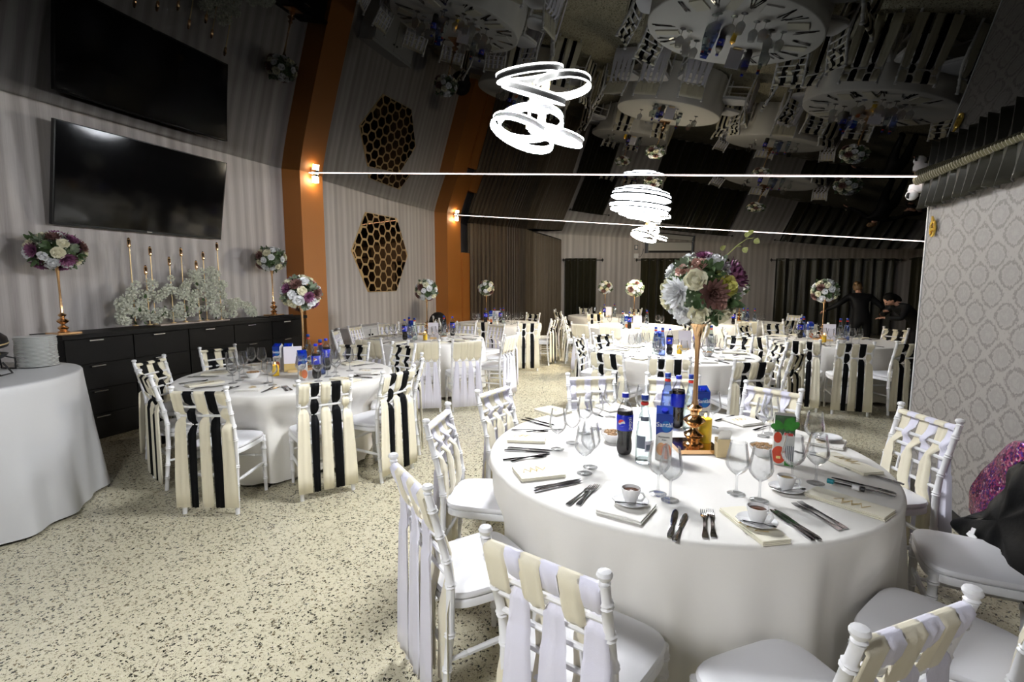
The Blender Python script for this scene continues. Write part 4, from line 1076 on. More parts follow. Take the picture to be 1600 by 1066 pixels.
def napkin_mesh(L, W, layers=3, seed=0):
    rr = random.Random(seed); mb = MB()
    for k in range(layers):
        z = 0.001 + k * 0.005; dx = rr.uniform(-.004, .004); dy = rr.uniform(-.003, .003); t = 0.004
        n = 7
        def top(u, v, z=z, dx=dx, dy=dy, t=t): return (dx + (u - 0.5) * L, dy + (v - 0.5) * W, z + t + 0.0015 * math.sin(u * 5 + k) * math.sin(v * 4))
        def bot(u, v, z=z, dx=dx, dy=dy): return (dx + (0.5 - u) * L, dy + (v - 0.5) * W, z)
        mb.grid(top, n, 5); mb.grid(bot, 2, 2)
        def side(u, v, z=z, dx=dx, dy=dy, t=t):
            a = u * 4; i = min(int(a), 3); q = a - i; c = [(-1, -1), (1, -1), (1, 1), (-1, 1), (-1, -1)]
            px, py = lerp(c[i][0], c[i + 1][0], q), lerp(c[i][1], c[i + 1][1], q)
            return (dx + px * L / 2, dy + py * W / 2, z + t * v)
        mb.grid(side, 17, 2)
    return mb
NAPM = {k: napkin_mesh(l, w_, 3, k).mesh('napkin_fold', m) for k, l, w_, m in ((0, 0.20, 0.15, M_napkin), (1, 0.27, 0.105, M_napkin), (2, 0.17, 0.17, M_napw), (3, 0.25, 0.10, M_napkin))}
pr_ = MB()
for k in range(3): pr_.tube([(-0.05 + 0.03 * k, -0.02, 0), (-0.035 + 0.03 * k, 0.02 + 0.01 * k, 0), (-0.02 + 0.03 * k, -0.015, 0), (0.0 + 0.03 * k, 0.015, 0)], 0.0028, 4, Matrix.Diagonal((1, 1, 0.3, 1)))
PRINT = pr_.mesh('gold_motif', M_goldprint)
def napkin(k, x, y, deg, label, group=None, motif=True):
    r = thing('napkin', label, 'napkin', (x, y, ZTT), math.radians(deg), group)
    link('napkin_fold', NAPM[k], r)
    if motif: link('gold_motif', PRINT, r, T(-0.02, 0.01, 0.0165))
    return r
cup_out = [(0.001, 0.0), (0.020, 0.0), (0.021, 0.004), (0.027, 0.018), (0.033, 0.040), (0.0355, 0.058), (0.0335, 0.0585), (0.031, 0.040), (0.025, 0.016), (0.001, 0.012)]
CUPM = MB().lathe(cup_out, 24, cap0=False, cap1=False).mesh('cup_body', M_porc)
HNDM = MB().tube([(0.031, 0, 0.048), (0.046, 0, 0.050), (0.053, 0, 0.036), (0.044, 0, 0.020), (0.028, 0, 0.017)], 0.0042, 7).mesh('cup_handle', M_porc)
SAUM = MB().lathe([(0.001, 0.001), (0.03, 0.001), (0.055, 0.010), (0.066, 0.015), (0.064, 0.0165), (0.05, 0.0115), (0.03, 0.005), (0.001, 0.0045)], 32).mesh('saucer', M_porc)
SPM = MB(); SPM.tube([(-0.06, 0, 0), (0.02, 0, 0.004), (0.035, 0, 0.002)], [0.0028, 0.0016, 0.002], 5); SPM.sphere((0.046, 0, 0.002), 0.014, 8, 5, sc=(1, 0.62, 0.25))
SPM = SPM.mesh('teaspoon', M_steel)
SACH = MB().box((0, 0, 0.002), (0.05, 0.028, 0.004)).mesh('sugar_sachet', M_white_pl, False)
def coffee(x, y, z, deg, where, mat=M_coffee):
    s = link('saucer', SAUM); s.location = (x, y, z); tag(s, 'white saucer ' + where, 'saucer')
    r = thing('coffee_cup', 'white espresso cup ' + where, 'cup', (x, y, z + 0.0052), math.radians(deg))
    link('cup_body', CUPM, r); link('cup_handle', HNDM, r)
    link('coffee', MB().lathe([(0.031, 0.047), (0.001, 0.0475)], 20, cap0=False).mesh('coffee', mat), r)
    sp_ = link('teaspoon', SPM); sp_.location = (x + 0.035 * math.cos(math.radians(deg - 60)), y + 0.035 * math.sin(math.radians(deg - 60)), z + 0.016); sp_.rotation_euler = (0, 0, math.radians(deg + 25)); tag(sp_, 'steel teaspoon on the saucer ' + where, 'spoon')
    q = link('sugar_sachet', SACH); q.location = (x - 0.043, y - 0.012, z + 0.013); q.rotation_euler = (0.12, 0.2, math.radians(deg + 60)); tag(q, 'white sugar sachet on the saucer ' + where, 'sachet')
def bowl_nuts(x, y, label, R=0.065):
    r = thing('snack_bowl', label, 'bowl', (x, y, ZTT))
    link('bowl', MB().lathe([(0.001, 0.0), (R * 0.55, 0.0), (R * 0.6, 0.005), (R * 0.95, 0.04), (R, 0.05), (R * 0.95, 0.05), (R * 0.87, 0.04), (0.001, 0.01)], 24).mesh('bowl', M_porc), r)
    mb = MB(); rr = random.Random(int(x * 100))
    for k in range(46):
        a = rr.random() * 6.28; q = R * 0.78 * math.sqrt(rr.random()); mb.sphere((q * math.cos(a), q * math.sin(a), 0.043 + 0.012 * (1 - q / R) + rr.random() * 0.004), 0.009, 6, 4, sc=(1, 0.8, 0.7))
    link('nuts', mb.mesh('nuts', M_nut), r).__setitem__('kind', 'stuff')
    return r
def text_mesh(body, size, mat, bend_r=None, ext=0.0006, vertical=False, name='label_text', shear=0.0):
    cu = bpy.data.curves.new('txt', 'FONT'); cu.body = body; cu.size = size; cu.extrude = ext; cu.align_x = 'CENTER'; cu.align_y = 'CENTER'; cu.shear = shear; cu.resolution_u = 3
    o = bpy.data.objects.new('txt', cu); COL.objects.link(o)
    dg = bpy.context.evaluated_depsgraph_get(); me = bpy.data.meshes.new_from_object(o.evaluated_get(dg), depsgraph=dg)
    bpy.data.objects.remove(o, do_unlink=True)
    me.name = name; me.materials.clear(); me.materials.append(mat)
    for v in me.vertices:
        x, y, z = v.co
        if vertical: x, y = -y, x
        if bend_r: a = x / bend_r; v.co = ((bend_r + z) * math.sin(a), -(bend_r + z) * math.cos(a), y)
        else: v.co = (x, -z, y)
    me.update()
    return me
# local front (towards the viewer) of bottles and cartons is -Y
COLA_LBL = None
def cola_bottle_meshes():
    d = {}
    body = [(0.001, 0.004), (0.022, 0.0), (0.030, 0.004), (0.036, 0.016), (0.039, 0.035), (0.0385, 0.06), (0.034, 0.085), (0.037, 0.105), (0.0395, 0.12), (0.0395, 0.205), (0.038, 0.222), (0.031, 0.245), (0.019, 0.266), (0.0145, 0.274), (0.0145, 0.284), (0.018, 0.286), (0.018, 0.289), (0.0135, 0.290), (0.0135, 0.297)]
    d['bottle'] = MB().lathe(body, 26, cap0=False, cap1=False).mesh('bottle', M_glass)
    d['cola'] = MB().lathe([(max(0.001, r - 0.0018), z + 0.002) for r, z in body if z < 0.23] + [(0.035, 0.2255), (0.001, 0.226)], 26).mesh('cola', M_cola)
    d['label'] = MB().lathe([(0.0398, 0.128), (0.0402, 0.1285), (0.0402, 0.2045), (0.0398, 0.205)], 30, cap0=False, cap1=False).mesh('label', M_blue)
    d['cap'] = MB().lathe([(0.0155, 0.288), (0.0165, 0.290), (0.0165, 0.306), (0.0145, 0.309), (0.001, 0.3095)], 20).mesh('cap', M_blue)
    d['text'] = text_mesh('pepsi', 0.030, M_white_print, 0.0404, vertical=True)
    # round emblem, bent on the label: white disc, red upper and blue lower wave
    def disc(f, mat, nm, off):
        mb = MB(); vs = []; fs = []
        N = 20
        for i in range(N + 1):
            x = -1 + 2 * i / N; lo, hi = f(x)
            for y in (lo, hi):
                X = -0.022 + x * 0.0175; a = X / 0.0402
                vs.append(((0.0402 + off) * math.sin(a), -(0.0402 + off) * math.cos(a), 0.167 + y * 0.0175))
        for i in range(N): fs.append((2 * i, 2 * i + 2, 2 * i + 3, 2 * i + 1))
        return mb.add(vs, fs).mesh(nm, mat)
    ci = lambda x: math.sqrt(max(0, 1 - x * x))
    wv = lambda x: 0.16 * math.sin(x * PI)
    d['e1'] = disc(lambda x: (-ci(x) * 1.0, ci(x) * 1.0), M_white_print, 'emblem', 0.0005)
    d['e2'] = disc(lambda x: (max(-ci(x), min(ci(x), 0.26 + wv(x) + 0.25 * x)), ci(x) * 0.97), M_red, 'emblem_top', 0.0009)
    d['e3'] = disc(lambda x: (-ci(x) * 0.97, min(ci(x), max(-ci(x), -0.30 + wv(x) + 0.1 * x))), M_blue, 'emblem_base', 0.0009)
    return d
CB_ = cola_bottle_meshes()
def cola_bottle(x, y, deg, label, s=1.0, fine=True):
    r = thing('cola_bottle', label, 'bottle', (x, y, ZTT), math.radians(deg)); r.scale = (s, s, s)
    for k, nm in (('bottle', 'bottle'), ('cola', 'cola'), ('label', 'label'), ('cap', 'cap')): link(nm, CB_[k], r)
    if fine:
        link('label_text', CB_['text'], r, T(0, 0, 0.166, 0.5))
        for k, nm in (('e1', 'emblem'), ('e2', 'emblem_top'), ('e3', 'emblem_base')): link(nm, CB_[k], r)
    return r
def water_bottle_meshes():
    d = {}
    b = [(0.001, 0.006), (0.034, 0.0), (0.0385, 0.006), (0.0385, 0.10), (0.0375, 0.14), (0.031, 0.19), (0.021, 0.24), (0.0155, 0.27), (0.0145, 0.297), (0.017, 0.299), (0.017, 0.304), (0.0135, 0.306), (0.0135, 0.312)]
    d['bottle'] = MB().lathe(b, 24, cap0=False, cap1=False).mesh('bottle', M_bottle)
    d['blue'] = MB().lathe(b, 24, cap0=False, cap1=False).mesh('bottle', M_bluebottle)
    d['base'] = MB().lathe([(0.001, 0.003), (0.034, 0.002), (0.036, 0.012), (0.028, 0.02), (0.001, 0.024)], 16).mesh('base', M_crystal)
    d['cap'] = MB().lathe([(0.015, 0.300), (0.0165, 0.302), (0.0165, 0.322), (0.014, 0.325), (0.001, 0.3255)], 18).mesh('cap', M_navy)
    d['ring'] = MB().lathe([(0.0162, 0.276), (0.0178, 0.28), (0.0176, 0.287), (0.016, 0.29)], 16, cap0=False, cap1=False).mesh('neck_ring', M_red)
    def patch(a0, a1, z0, z1, r, mat, nm):
        return MB().grid(lambda u, v: (r * math.sin(lerp(a0, a1, u)), -r * math.cos(lerp(a0, a1, u)), lerp(z0, z1, v)), 8, 2).mesh(nm, mat)
    d['l1'] = patch(-1.0, 0.15, 0.075, 0.135, 0.0392, M_greylab, 'grey_label')
    d['l2'] = patch(0.1, 1.2, 0.062, 0.112, 0.0395, pm('pale_label', (0.5, 0.5, 0.58), 0.4), 'pale_label')
    d['l3'] = patch(0.25, 1.05, 0.068, 0.095, 0.0398, M_greylab, 'label_print')
    d['tx'] = text_mesh('AQUA', 0.014, M_white_print, 0.0394)
    d['nk'] = patch(-0.7, 0.7, 0.205, 0.225, 0.0285, M_greylab, 'neck_label')
    return d
WB_ = water_bottle_meshes()
def water_bottle(x, y, deg, label, blue=False, s=1.0):
    r = thing('water_bottle', label, 'bottle', (x, y, ZTT), math.radians(deg)); r.scale = (s, s, s)
    link('bottle', WB_['blue' if blue else 'bottle'], r); link('cap', WB_['cap'], r); link('neck_ring', WB_['ring'], r); link('base', WB_['base'], r)
    link('grey_label', WB_['l1'], r); link('pale_label', WB_['l2'], r); link('label_print', WB_['l3'], r); link('neck_label', WB_['nk'], r)
    return r
def carton_meshes():
    d = {}
    W, D, H = 0.072, 0.062, 0.215
    mb = MB().box((0, 0, H * 0.5), (W, D, H)); 
    top = [(-W / 2, -D / 2, H), (W / 2, -D / 2, H), (W / 2, D / 2, H), (-W / 2, D / 2, H), (-W / 2, 0.012, H + 0.028), (W / 2, 0.012, H + 0.028)]
    mb.add(top, [(0, 1, 5, 4), (2, 3, 4, 5), (1, 2, 5), (3, 0, 4)])
    d['box'] = mb.mesh('carton', M_carton, False)
    f = -D / 2 - 0.0006
    def plate(poly, mat, nm, dy=0.0): return MB().add([(x, f - dy, z) for x, z in poly], [tuple(range(len(poly)))]).mesh(nm, mat, False)
    d['blue'] = plate([(-W / 2, 0.115)] + [(-W / 2 + W * k / 10, 0.115 + 0.03 * k / 10 + 0.006 * math.sin(k / 10 * PI * 2)) for k in range(1, 10)] + [(W / 2, 0.148), (W / 2, H), (-W / 2, H)], M_navy, 'blue_print')
    d['slope'] = MB().add([(-W / 2, -D / 2 - 0.0005, H + 0.0003), (W / 2, -D / 2 - 0.0005, H + 0.0003), (W / 2, 0.0113, H + 0.0285), (-W / 2, 0.0113, H + 0.0285)], [(0, 1, 2, 3)]).mesh('blue_top', M_navy, False)
    d['side'] = MB().add([(-W / 2 - .0006, D / 2, 0.12), (-W / 2 - .0006, -D / 2, 0.12), (-W / 2 - .0006, -D / 2, H), (-W / 2 - .0006, D / 2, H)], [(0, 1, 2, 3)]).mesh('blue_side', M_navy, False)
    d['teal'] = plate([(0.016 * math.cos(2 * PI * k / 18) * 1.3 + 0.008, 0.158 + 0.026 * math.sin(2 * PI * k / 18)) for k in range(18)], M_teal, 'teal_glow', 0.0004)
    d['cap'] = MB().lathe([(0.014, 0), (0.014, 0.010), (0.001, 0.0105)], 16).mesh('screw_cap', M_blue)
    d['txt'] = text_mesh('Santàl', 0.030, M_white_print); d['txt2'] = text_mesh('Portocale', 0.0125, M_ink); d['txt3'] = text_mesh('Rosii', 0.010, M_ink)
    d['fruit'] = plate([(0.010 + 0.023 * math.cos(2 * PI * k / 22), 0.043 + 0.037 * math.sin(2 * PI * k / 22)) for k in range(22)], M_peach, 'fruit_print', 0.0004)
    d['fruit2'] = plate([(-0.012 + 0.020 * math.cos(2 * PI * k / 22), 0.052 + 0.030 * math.sin(2 * PI * k / 22)) for k in range(22)], pm('orange_print', (0.75, 0.36, 0.12), 0.4, var=0.3, bscale=20), 'fruit_print', 0.0002)
    # tomato juice carton
    W2, D2, H2 = 0.085, 0.06, 0.235
    d['box2'] = MB().box((0, 0, H2 / 2), (W2, D2, H2)).mesh('carton', pm('carton_grey', (0.66, 0.66, 0.62), 0.35), False)
    f2 = -D2 / 2 - 0.0006
    def plate2(poly, mat, nm, dy=0.0): return MB().add([(x, f2 - dy, z) for x, z in poly], [tuple(range(len(poly)))]).mesh(nm, mat, False)
    d['greentop'] = plate2([(-W2 / 2, 0.155)] + [(-W2 / 2 + W2 * k / 12, 0.150 + 0.012 * math.sin(k * 2.3)) for k in range(1, 12)] + [(W2 / 2, 0.14), (W2 / 2, H2), (-W2 / 2, H2)], pm('dark_green_print', (0.04, 0.09, 0.04), 0.35, var=0.4, bscale=30), 'green_print')
    lf = MB()
    for (x, z, a, L) in ((-0.01, 0.17, -0.6, 0.05), (0.005, 0.165, 0.1, 0.06), (0.02, 0.168, 0.7, 0.055), (-0.02, 0.175, -1.3, 0.04), (0.012, 0.185, 0.4, 0.05)):
        pts = []
        for k in range(12):
            t = 2 * PI * k / 12; px_, pz_ = 0.015 * math.sin(t), L / 2 - L / 2 * math.cos(t)
            pts.append((x + px_ * math.cos(a) + pz_ * math.sin(a), f2 - 0.001 - 0.0002 * (L * 100 % 3), z - px_ * math.sin(a) + pz_ * math.cos(a)))
        lf.add(pts, [tuple(range(12))])
    d['basil'] = lf.mesh('basil_print', M_leafp, False)
    tm = MB()
    for (x, z, rx_, rz_) in ((-0.027, 0.13, 0.017, 0.026), (-0.02, 0.048, 0.03, 0.042)):
        tm.add([(x + rx_ * math.cos(2 * PI * k / 22), f2 - 0.0008, z + rz_ * math.sin(2 * PI * k / 22)) for k in range(22)], [tuple(range(22))])
    d['tom'] = tm.mesh('tomato_print', M_tomato, False)
    d['badge'] = plate2([(0.0, 0.142), (0.034, 0.142), (0.036, 0.155), (-0.002, 0.155)], M_red, 'red_badge', 0.0012)
    st = MB()
    for k in range(5): st.box((0.008 + k * 0.0075, f2 - 0.0006, 0.05), (0.0035, 0.0006, 0.09))
    d['stripe'] = st.mesh('dark_stripes', M_greylab, False)
    d['low'] = plate2([(0.005, 0.0), (W2 / 2, 0.0), (W2 / 2, 0.02), (0.005, 0.02)], M_leafp, 'green_foot', 0.0009)
    d['patch'] = plate2([(-0.03, 0.03), (-0.012, 0.03), (-0.012, 0.042), (-0.03, 0.042)], pm('pale_yellow_print', (0.8, 0.65, 0.25), 0.4), 'yellow_patch', 0.0012)
    return d
CT_ = carton_meshes()
def carton(x, y, deg, label, s=1.0, fine=True):
    r = thing('juice_carton', label, 'carton', (x, y, ZTT), math.radians(deg)); r.scale = (s, s, s)
    for k, nm in (('box', 'carton'), ('blue', 'blue_print'), ('slope', 'blue_top'), ('side', 'blue_side'), ('fruit2', 'fruit_print'), ('fruit', 'fruit_print')): link(nm, CT_[k], r)
    if fine:
        link('teal_glow', CT_['teal'], r); link('screw_cap', CT_['cap'], r, T(0, -0.016, 0.226, 0, math.radians(33)))
        link('label_text', CT_['txt'], r, T(0, -0.0325, 0.165)); link('label_text', CT_['txt2'], r, T(0, -0.0322, 0.108)); link('label_text', CT_['txt3'], r, T(0, -0.0322, 0.094))
    return r
def menu_card(x, y, deg, label, tan=True, s=1.0):
    r = thing('menu_card', label, 'card', (x, y, ZTT), math.radians(deg)); r.scale = (s, s, s)
    link('card', MB().box((0, 0, 0.125), (0.16, 0.004, 0.24), T(0, 0, 0, 0, math.radians(-4))).mesh('card', M_card, False), r)
    link('card_foot', MB().box((0, 0, 0.012), (0.10, 0.05, 0.024)).mesh('card_foot', M_gold2, False), r)
    if tan: link('gold_band', MB().box((0, -0.003, 0.045), (0.16, 0.003, 0.075)).mesh('gold_band', M_goldprint, False), r)
    return r
def candle(x, y, label, h=0.10, r_=0.03, z=0.0):
    r = thing('pillar_candle', label, 'candle', (x, y, ZTT + z))
    link('wax', MB().lathe([(0.001, 0), (r_, 0), (r_, h - 0.004), (r_ - 0.004, h), (r_ - 0.008, h - 0.006), (0.001, h - 0.008)], 20).mesh('wax', M_wax), r)
    link('wick', MB().tube([(0, 0, h - 0.008), (0.001, 0, h + 0.008)], 0.001, 5).mesh('wick', M_ink), r)
    link('flame', MB().sphere((0, 0, h + 0.014), 0.0055, 8, 6, sc=(1, 1, 2.0)).mesh('flame', M_flame), r)
    return r

# ------------------------------------------------------------------ front table setting
FT = 'on the front table'
cola_bottle(-0.264, 2.469, 14, 'dark cola bottle left of the clear water bottle on the front table', 1.0)
water_bottle(-0.166, 2.389, 6, 'clear water bottle between the cola bottle and the juice carton')
carton(-0.079, 2.475, 4, 'white and blue juice carton with peach print on the front table', 1.05)
cola_bottle(-0.025, 3.047, 120, 'cola bottle behind the flower stand of the front table', 1.0)
water_bottle(-0.085, 3.02, 60, 'blue tinted water bottle behind the front juice carton', True)
water_bottle(0.045, 3.01, 60, 'clear water bottle hidden behind the gold stem of front table')
carton(0.10, 3.045, 25, 'second blue topped juice carton right of the gold stem', 1.05)
candle(0.115, 2.735, 'thick yellow candle beside the gold stand base of front table', 0.125, 0.033, 0.0235)
NH = thing('napkin_holder', 'tan paper holder with folded napkins right of the gold stand', 'napkin holder', (0.192, 2.597, ZTT), math.radians(15))
nh = MB(); nh.box((0, -0.022, 0.045), (0.062, 0.003, 0.09)); nh.box((0, 0.022, 0.045), (0.062, 0.003, 0.09)); nh.box((0, 0, 0.0015), (0.062, 0.045, 0.003)); nh.box((0.030, 0, 0.045), (0.003, 0.045, 0.09)); nh.box((-0.030, 0, 0.035), (0.003, 0.045, 0.07))
link('holder', nh.mesh('holder', M_kraft, False), NH)
for k in range(4):
    link('paper_napkin', MB().grid(lambda u, v, k=k: (-0.025 + 0.05 * u + 0.012 * v * v, -0.014 + 0.009 * k + 0.003 * math.sin(v * 5), 0.004 + 0.118 * v + 0.006 * u), 3, 6).mesh('paper_napkin', M_napw), NH)
bowl_nuts(-0.346, 2.656, 'white bowl of nuts behind the dark cola bottle')
bowl_nuts(0.383, 2.672, 'white bowl of nuts left of the tomato juice carton')
tj = thing('juice_carton', 'tomato juice carton with green basil print on the front table', 'carton', (0.453, 2.584, ZTT), math.radians(-4))
for k, nm in (('box2', 'carton'), ('greentop', 'green_print'), ('basil', 'basil_print'), ('tom', 'tomato_print'), ('badge', 'red_badge'), ('stripe', 'dark_stripes'), ('low', 'green_foot'), ('patch', 'yellow_patch')): link(nm, CT_[k], tj)
for (x, y, lab) in ((-0.08, 2.033, 'wine glass in front of the peach juice carton'), (-0.032, 1.985, 'wine glass just right of the one before the peach carton'), (0.217, 2.135, 'wine glass standing alone below the napkin holder'),
    (0.296, 2.092, 'wine glass in front of the right nut bowl'), (0.445, 2.31, 'wine glass behind the right espresso cup'), (0.545, 2.362, 'wine glass right of the tomato juice carton'), (0.171, 3.114, 'wine glass alone behind the yellow candle'),
    (0.427, 3.018, 'wine glass behind the tomato juice carton'), (0.47, 3.08, 'wine glass touching the one behind the tomato carton'), (-0.401, 2.154, 'wine glass nearest the crossed forks at left'), (-0.39, 2.238, 'wine glass just behind the one by the crossed forks'),
    (-0.594, 2.438, 'wine glass beside the left folded napkins'), (-0.545, 2.56, 'second wine glass beside the left folded napkins'), (-0.43, 3.148, 'wine glass at the far left of the front table'), (-0.515, 2.75, 'wine glass left of the left nut bowl'),
    (-0.235, 3.167, 'wine glass behind the clear water bottle'), (-0.36, 3.22, 'wine glass next to the far left knife'), (-0.47, 2.86, 'wine glass between far left knives and cola bottle'), (0.62, 2.78, 'wine glass among the white plates at right')):
    glass(x, y, lab, 'wine glasses on the front table')
coffee(-0.17, 1.865, ZTT + 0.0165, -20, 'on the square napkin at the front edge')
coffee(0.258, 1.845, ZTT + 0.0165, -35, 'on the oblong gold print napkin')
coffee(0.412, 2.235, ZTT, 5, 'without a napkin behind the right forks', M_coffee2)
sg = link('saucer', SAUM); sg.location = (0.73, 3.0, ZTT + 0.016); tag(sg, 'white saucer on the napkin at the right far edge', 'saucer')
sg2 = link('saucer', SAUM); sg2.location = (0.732, 3.0, ZTT + 0.022); tag(sg2, 'upper saucer of the pair at the right far edge', 'saucer')
napkin(0, -0.594, 2.083, 35, 'ivory folded napkin below the left forks')
napkin(0, -0.79, 2.545, 12, 'ivory folded napkin at the far left edge')
napkin(0, -0.80, 3.15, -30, 'ivory napkin before the third chair from the left')
napkin(2, -0.182, 1.835, 75, 'square napkin under the front espresso cup', motif=False)
napkin(3, 0.246, 1.853, -62 + 180, 'oblong gold print napkin under the right espresso cup')
napkin(1, 0.613, 2.167, 145, 'long cream napkin with gold motif at the right edge')
napkin(1, 0.74, 2.66, -60, 'cream napkin over cutlery at the right far edge')
napkin(2, 0.35, 3.29, 40, 'white folded napkin behind the yellow candle')
napkin(2, -0.445, 3.37, 45, 'white folded napkin at the far rim')
napkin(2, 0.72, 2.98, 70, 'white napkin under the saucers at right')
for (kd, x, y, a, lab) in (
    ('knife', -0.473, 1.969, 46, 'nearer knife of the pair left of the crossed forks'), ('knife', -0.480, 1.995, 46, 'farther knife of the pair left of the crossed forks'),
    ('fork', -0.370, 1.910, 74, 'left fork of the crossed pair at the front left'), ('fork', -0.343, 1.925, 80, 'right fork of the crossed pair at the front left'),
    ('knife', -0.017, 1.788, 86, 'left knife of the pair at the front edge'), ('knife', 0.009, 1.767, 81, 'right knife of the pair at the front edge'),
    ('fork', 0.088, 1.815, 90, 'left fork of the pair at the front edge'), ('fork', 0.113, 1.829, 91, 'right fork of the pair at the front edge'),
    ('knife', 0.373, 1.915, 115, 'left knife of the pair right of the oblong napkin'), ('knife', 0.392, 1.922, 117, 'right knife of the pair right of the oblong napkin'),
    ('fork', 0.473, 2.009, 122, 'nearer fork of the pair before the long cream napkin'), ('fork', 0.495, 2.028, 121, 'farther fork of the pair before the long cream napkin'),
    ('knife', 0.724, 2.394, 150, 'upper knife at the right rim'), ('knife', 0.705, 2.35, 155, 'lower knife at the right rim'),
    ('knife', -0.728, 2.346, 9, 'nearer knife of the pair between the left napkins'), ('knife', -0.724, 2.384, 9, 'farther knife of the pair between the left napkins'),
    ('fork', -0.710, 2.245, 30, 'nearer fork of the pair between the left napkins'), ('fork', -0.685, 2.262, 46, 'farther fork of the pair between the left napkins'),
    ('knife', -0.833, 2.854, -25, 'nearer knife behind the far left napkin'), ('knife', -0.819, 2.895, -24, 'farther knife behind the far left napkin'),
    ('fork', -0.82, 2.69, 8, 'fork lying behind the far left napkin'), ('fork', -0.74, 2.715, 30, 'second fork lying behind the far left napkin'),
    ('knife', -0.537, 3.200, -48, 'knife at the far left rim'), ('knife', -0.28, 3.42, -80, 'knife at the far rim'), ('knife', 0.255, 3.349, 58, 'knife behind the lone far glass'), ('fork', 0.46, 3.20, 50, 'fork beside the white napkin behind the candle'),
    ('knife', 0.80, 2.53, 140, 'knife partly under the right far napkin'), ('fork', 0.63, 2.72, 150, 'fork partly under the right far napkin')):
    cutlery(kd, x, y, a, 'steel ' + lab, 'cutlery on the front table')
tb_ = thing('clear_tube', 'clear plastic tube with teal end on the long cream napkin', 'tube', (0.64, 2.30, ZTT + 0.018), math.radians(-28))
link('tube_body', MB().tube([(-0.06, 0, 0.01), (0.05, 0, 0.01)], 0.010, 10).mesh('tube_body', M_glass), tb_)
link('teal_end', MB().tube([(-0.068, 0, 0.01), (-0.045, 0, 0.01)], 0.0105, 10).mesh('teal_end', pm('teal', (0.0, 0.25, 0.3), 0.4)), tb_)
link('black_end', MB().tube([(0.05, 0, 0.01), (0.062, 0, 0.01)], 0.0105, 10).mesh('black_end', M_ink), tb_)
link('print_band', MB().tube([(0.02, 0, 0.01), (0.045, 0, 0.01)], 0.0103, 10).mesh('print_band', M_white_pl), tb_)

# ------------------------------------------------------------------ settings of the other tables
NPER = {'T2': 10, 'T3': 10, 'T4': 10, 'T5': 7, 'T6': 8, 'T7': 6, 'T9': 6, 'T8': 5}
for t, n in NPER.items():
    cx, cy = TBL[t]; near = t in ('T2', 'T3', 'T4', 'T6')
    angs = sorted(SEATS[t])
    for q, (a, hw) in enumerate(angs):
        rr = random.Random(q * 17 + len(t) + ord(t[1]))
        ca, sa = math.cos(a), math.sin(a)
        def P(r, off): return cx + r * ca - off * sa, cy + r * sa + off * ca
        if near:
            x, y = P(0.70, 0); napkin((0, 1, 2)[q % 3], x, y, math.degrees(a) + rr.uniform(-20, 20), 'folded napkin at %s o\'clock of %s' % (hw, TNAME[t]), 'napkins on ' + TNAME[t], t in ('T2',))
            for kd, off, io in (('knife', 0.15, 'inner'), ('knife', 0.175, 'outer'), ('fork', -0.15, 'inner'), ('fork', -0.178, 'outer')):
                x, y = P(0.72 + rr.uniform(-.03, .03), off); cutlery(kd, x, y, math.degrees(a) + 180 + rr.uniform(-9, 9), '%s steel %s at %s o\'clock of %s' % (io, kd, hw, TNAME[t]), ('forks on ' if kd == 'fork' else 'knives on ') + TNAME[t])
        for off, r_, io in ((0.11, 0.50, 'outer '), (0.03, 0.42, 'inner ')) if near or t == 'T5' else ((0.06, 0.5, ''),):
            x, y = P(r_ + rr.uniform(-.03, .03), off + rr.uniform(-.02, .02))
            if any((x - q_[0]) ** 2 + (y - q_[1]) ** 2 < 0.028 for q_ in ((-3.53, 3.98), (-4.0, 7.35), (-4.22, 10.5), (-1.02, 10.75), (-1.98, 13.1), (1.12, 12.3), (1.93, 8.6))): continue
            glass(x, y, '%swine glass at %s o\'clock of %s' % (io, hw, TNAME[t]), 'wine glasses on ' + TNAME[t])
def centre(t, items):
    cx, cy = TBL[t]; nm = TNAME[t]
    for it in items:
        k, x, y, a = it[:4]; extra = it[4] if len(it) > 4 else ''
        if k == 'cola': cola_bottle(x, y, a, ('dark cola bottle ' + extra + ' on ').replace('  ', ' ') + nm)
        elif k == 'water': water_bottle(x, y, a, ('clear water bottle ' + extra + ' on ').replace('  ', ' ') + nm)
        elif k == 'blue': water_bottle(x, y, a, ('blue tinted water bottle ' + extra + ' on ').replace('  ', ' ') + nm, True)
        elif k == 'carton': carton(x, y, a, ('blue and white carton ' + extra + ' on ').replace('  ', ' ') + nm, 1.05)
        elif k == 'card': menu_card(x, y, a, 'pale upright menu card on ' + nm, t == 'T2')
        elif k == 'candle': candle(x, y, 'yellow candle on ' + nm)
        elif k == 'bowl': bowl_nuts(x, y, 'white snack bowl ' + extra + ' on ' + nm)
centre('T2', [('card', -3.50, 3.80, 40), ('bowl', -3.64, 3.46, 0, 'of nuts'), ('carton', -3.18, 3.56, 50, 'beside the card'), ('cola', -3.08, 3.62, 60, 'beside the carton'), ('candle', -3.52, 3.60, 0), ('carton', -3.75, 3.88, 10, 'left of the flower stem'),
              ('carton', -3.66, 3.92, 30, 'nearest the flower stem'), ('cola', -3.28, 4.0, 10, 'behind the flower stem'), ('blue', -3.18, 3.80, 0, 'before the card'), ('water', -3.62, 4.15, 0, 'behind the flower stem')])
centre('T3', [('cola', -0.17, 6.21, 25, 'by the candle'), ('water', -0.33, 6.20, 0, 'left of the cola'), ('blue', -0.25, 6.12, 0, 'next to the cola'), ('candle', -0.06, 6.32, 0), ('card', 0.0, 6.70, 15), ('cola', 0.14, 6.75, 60, 'behind the card'), ('carton', -0.32, 6.45, 20, 'behind the bottles'), ('bowl', 0.25, 6.2, 0, 'of nuts'), ('water', 0.3, 6.6, 0, 'right of the card')])
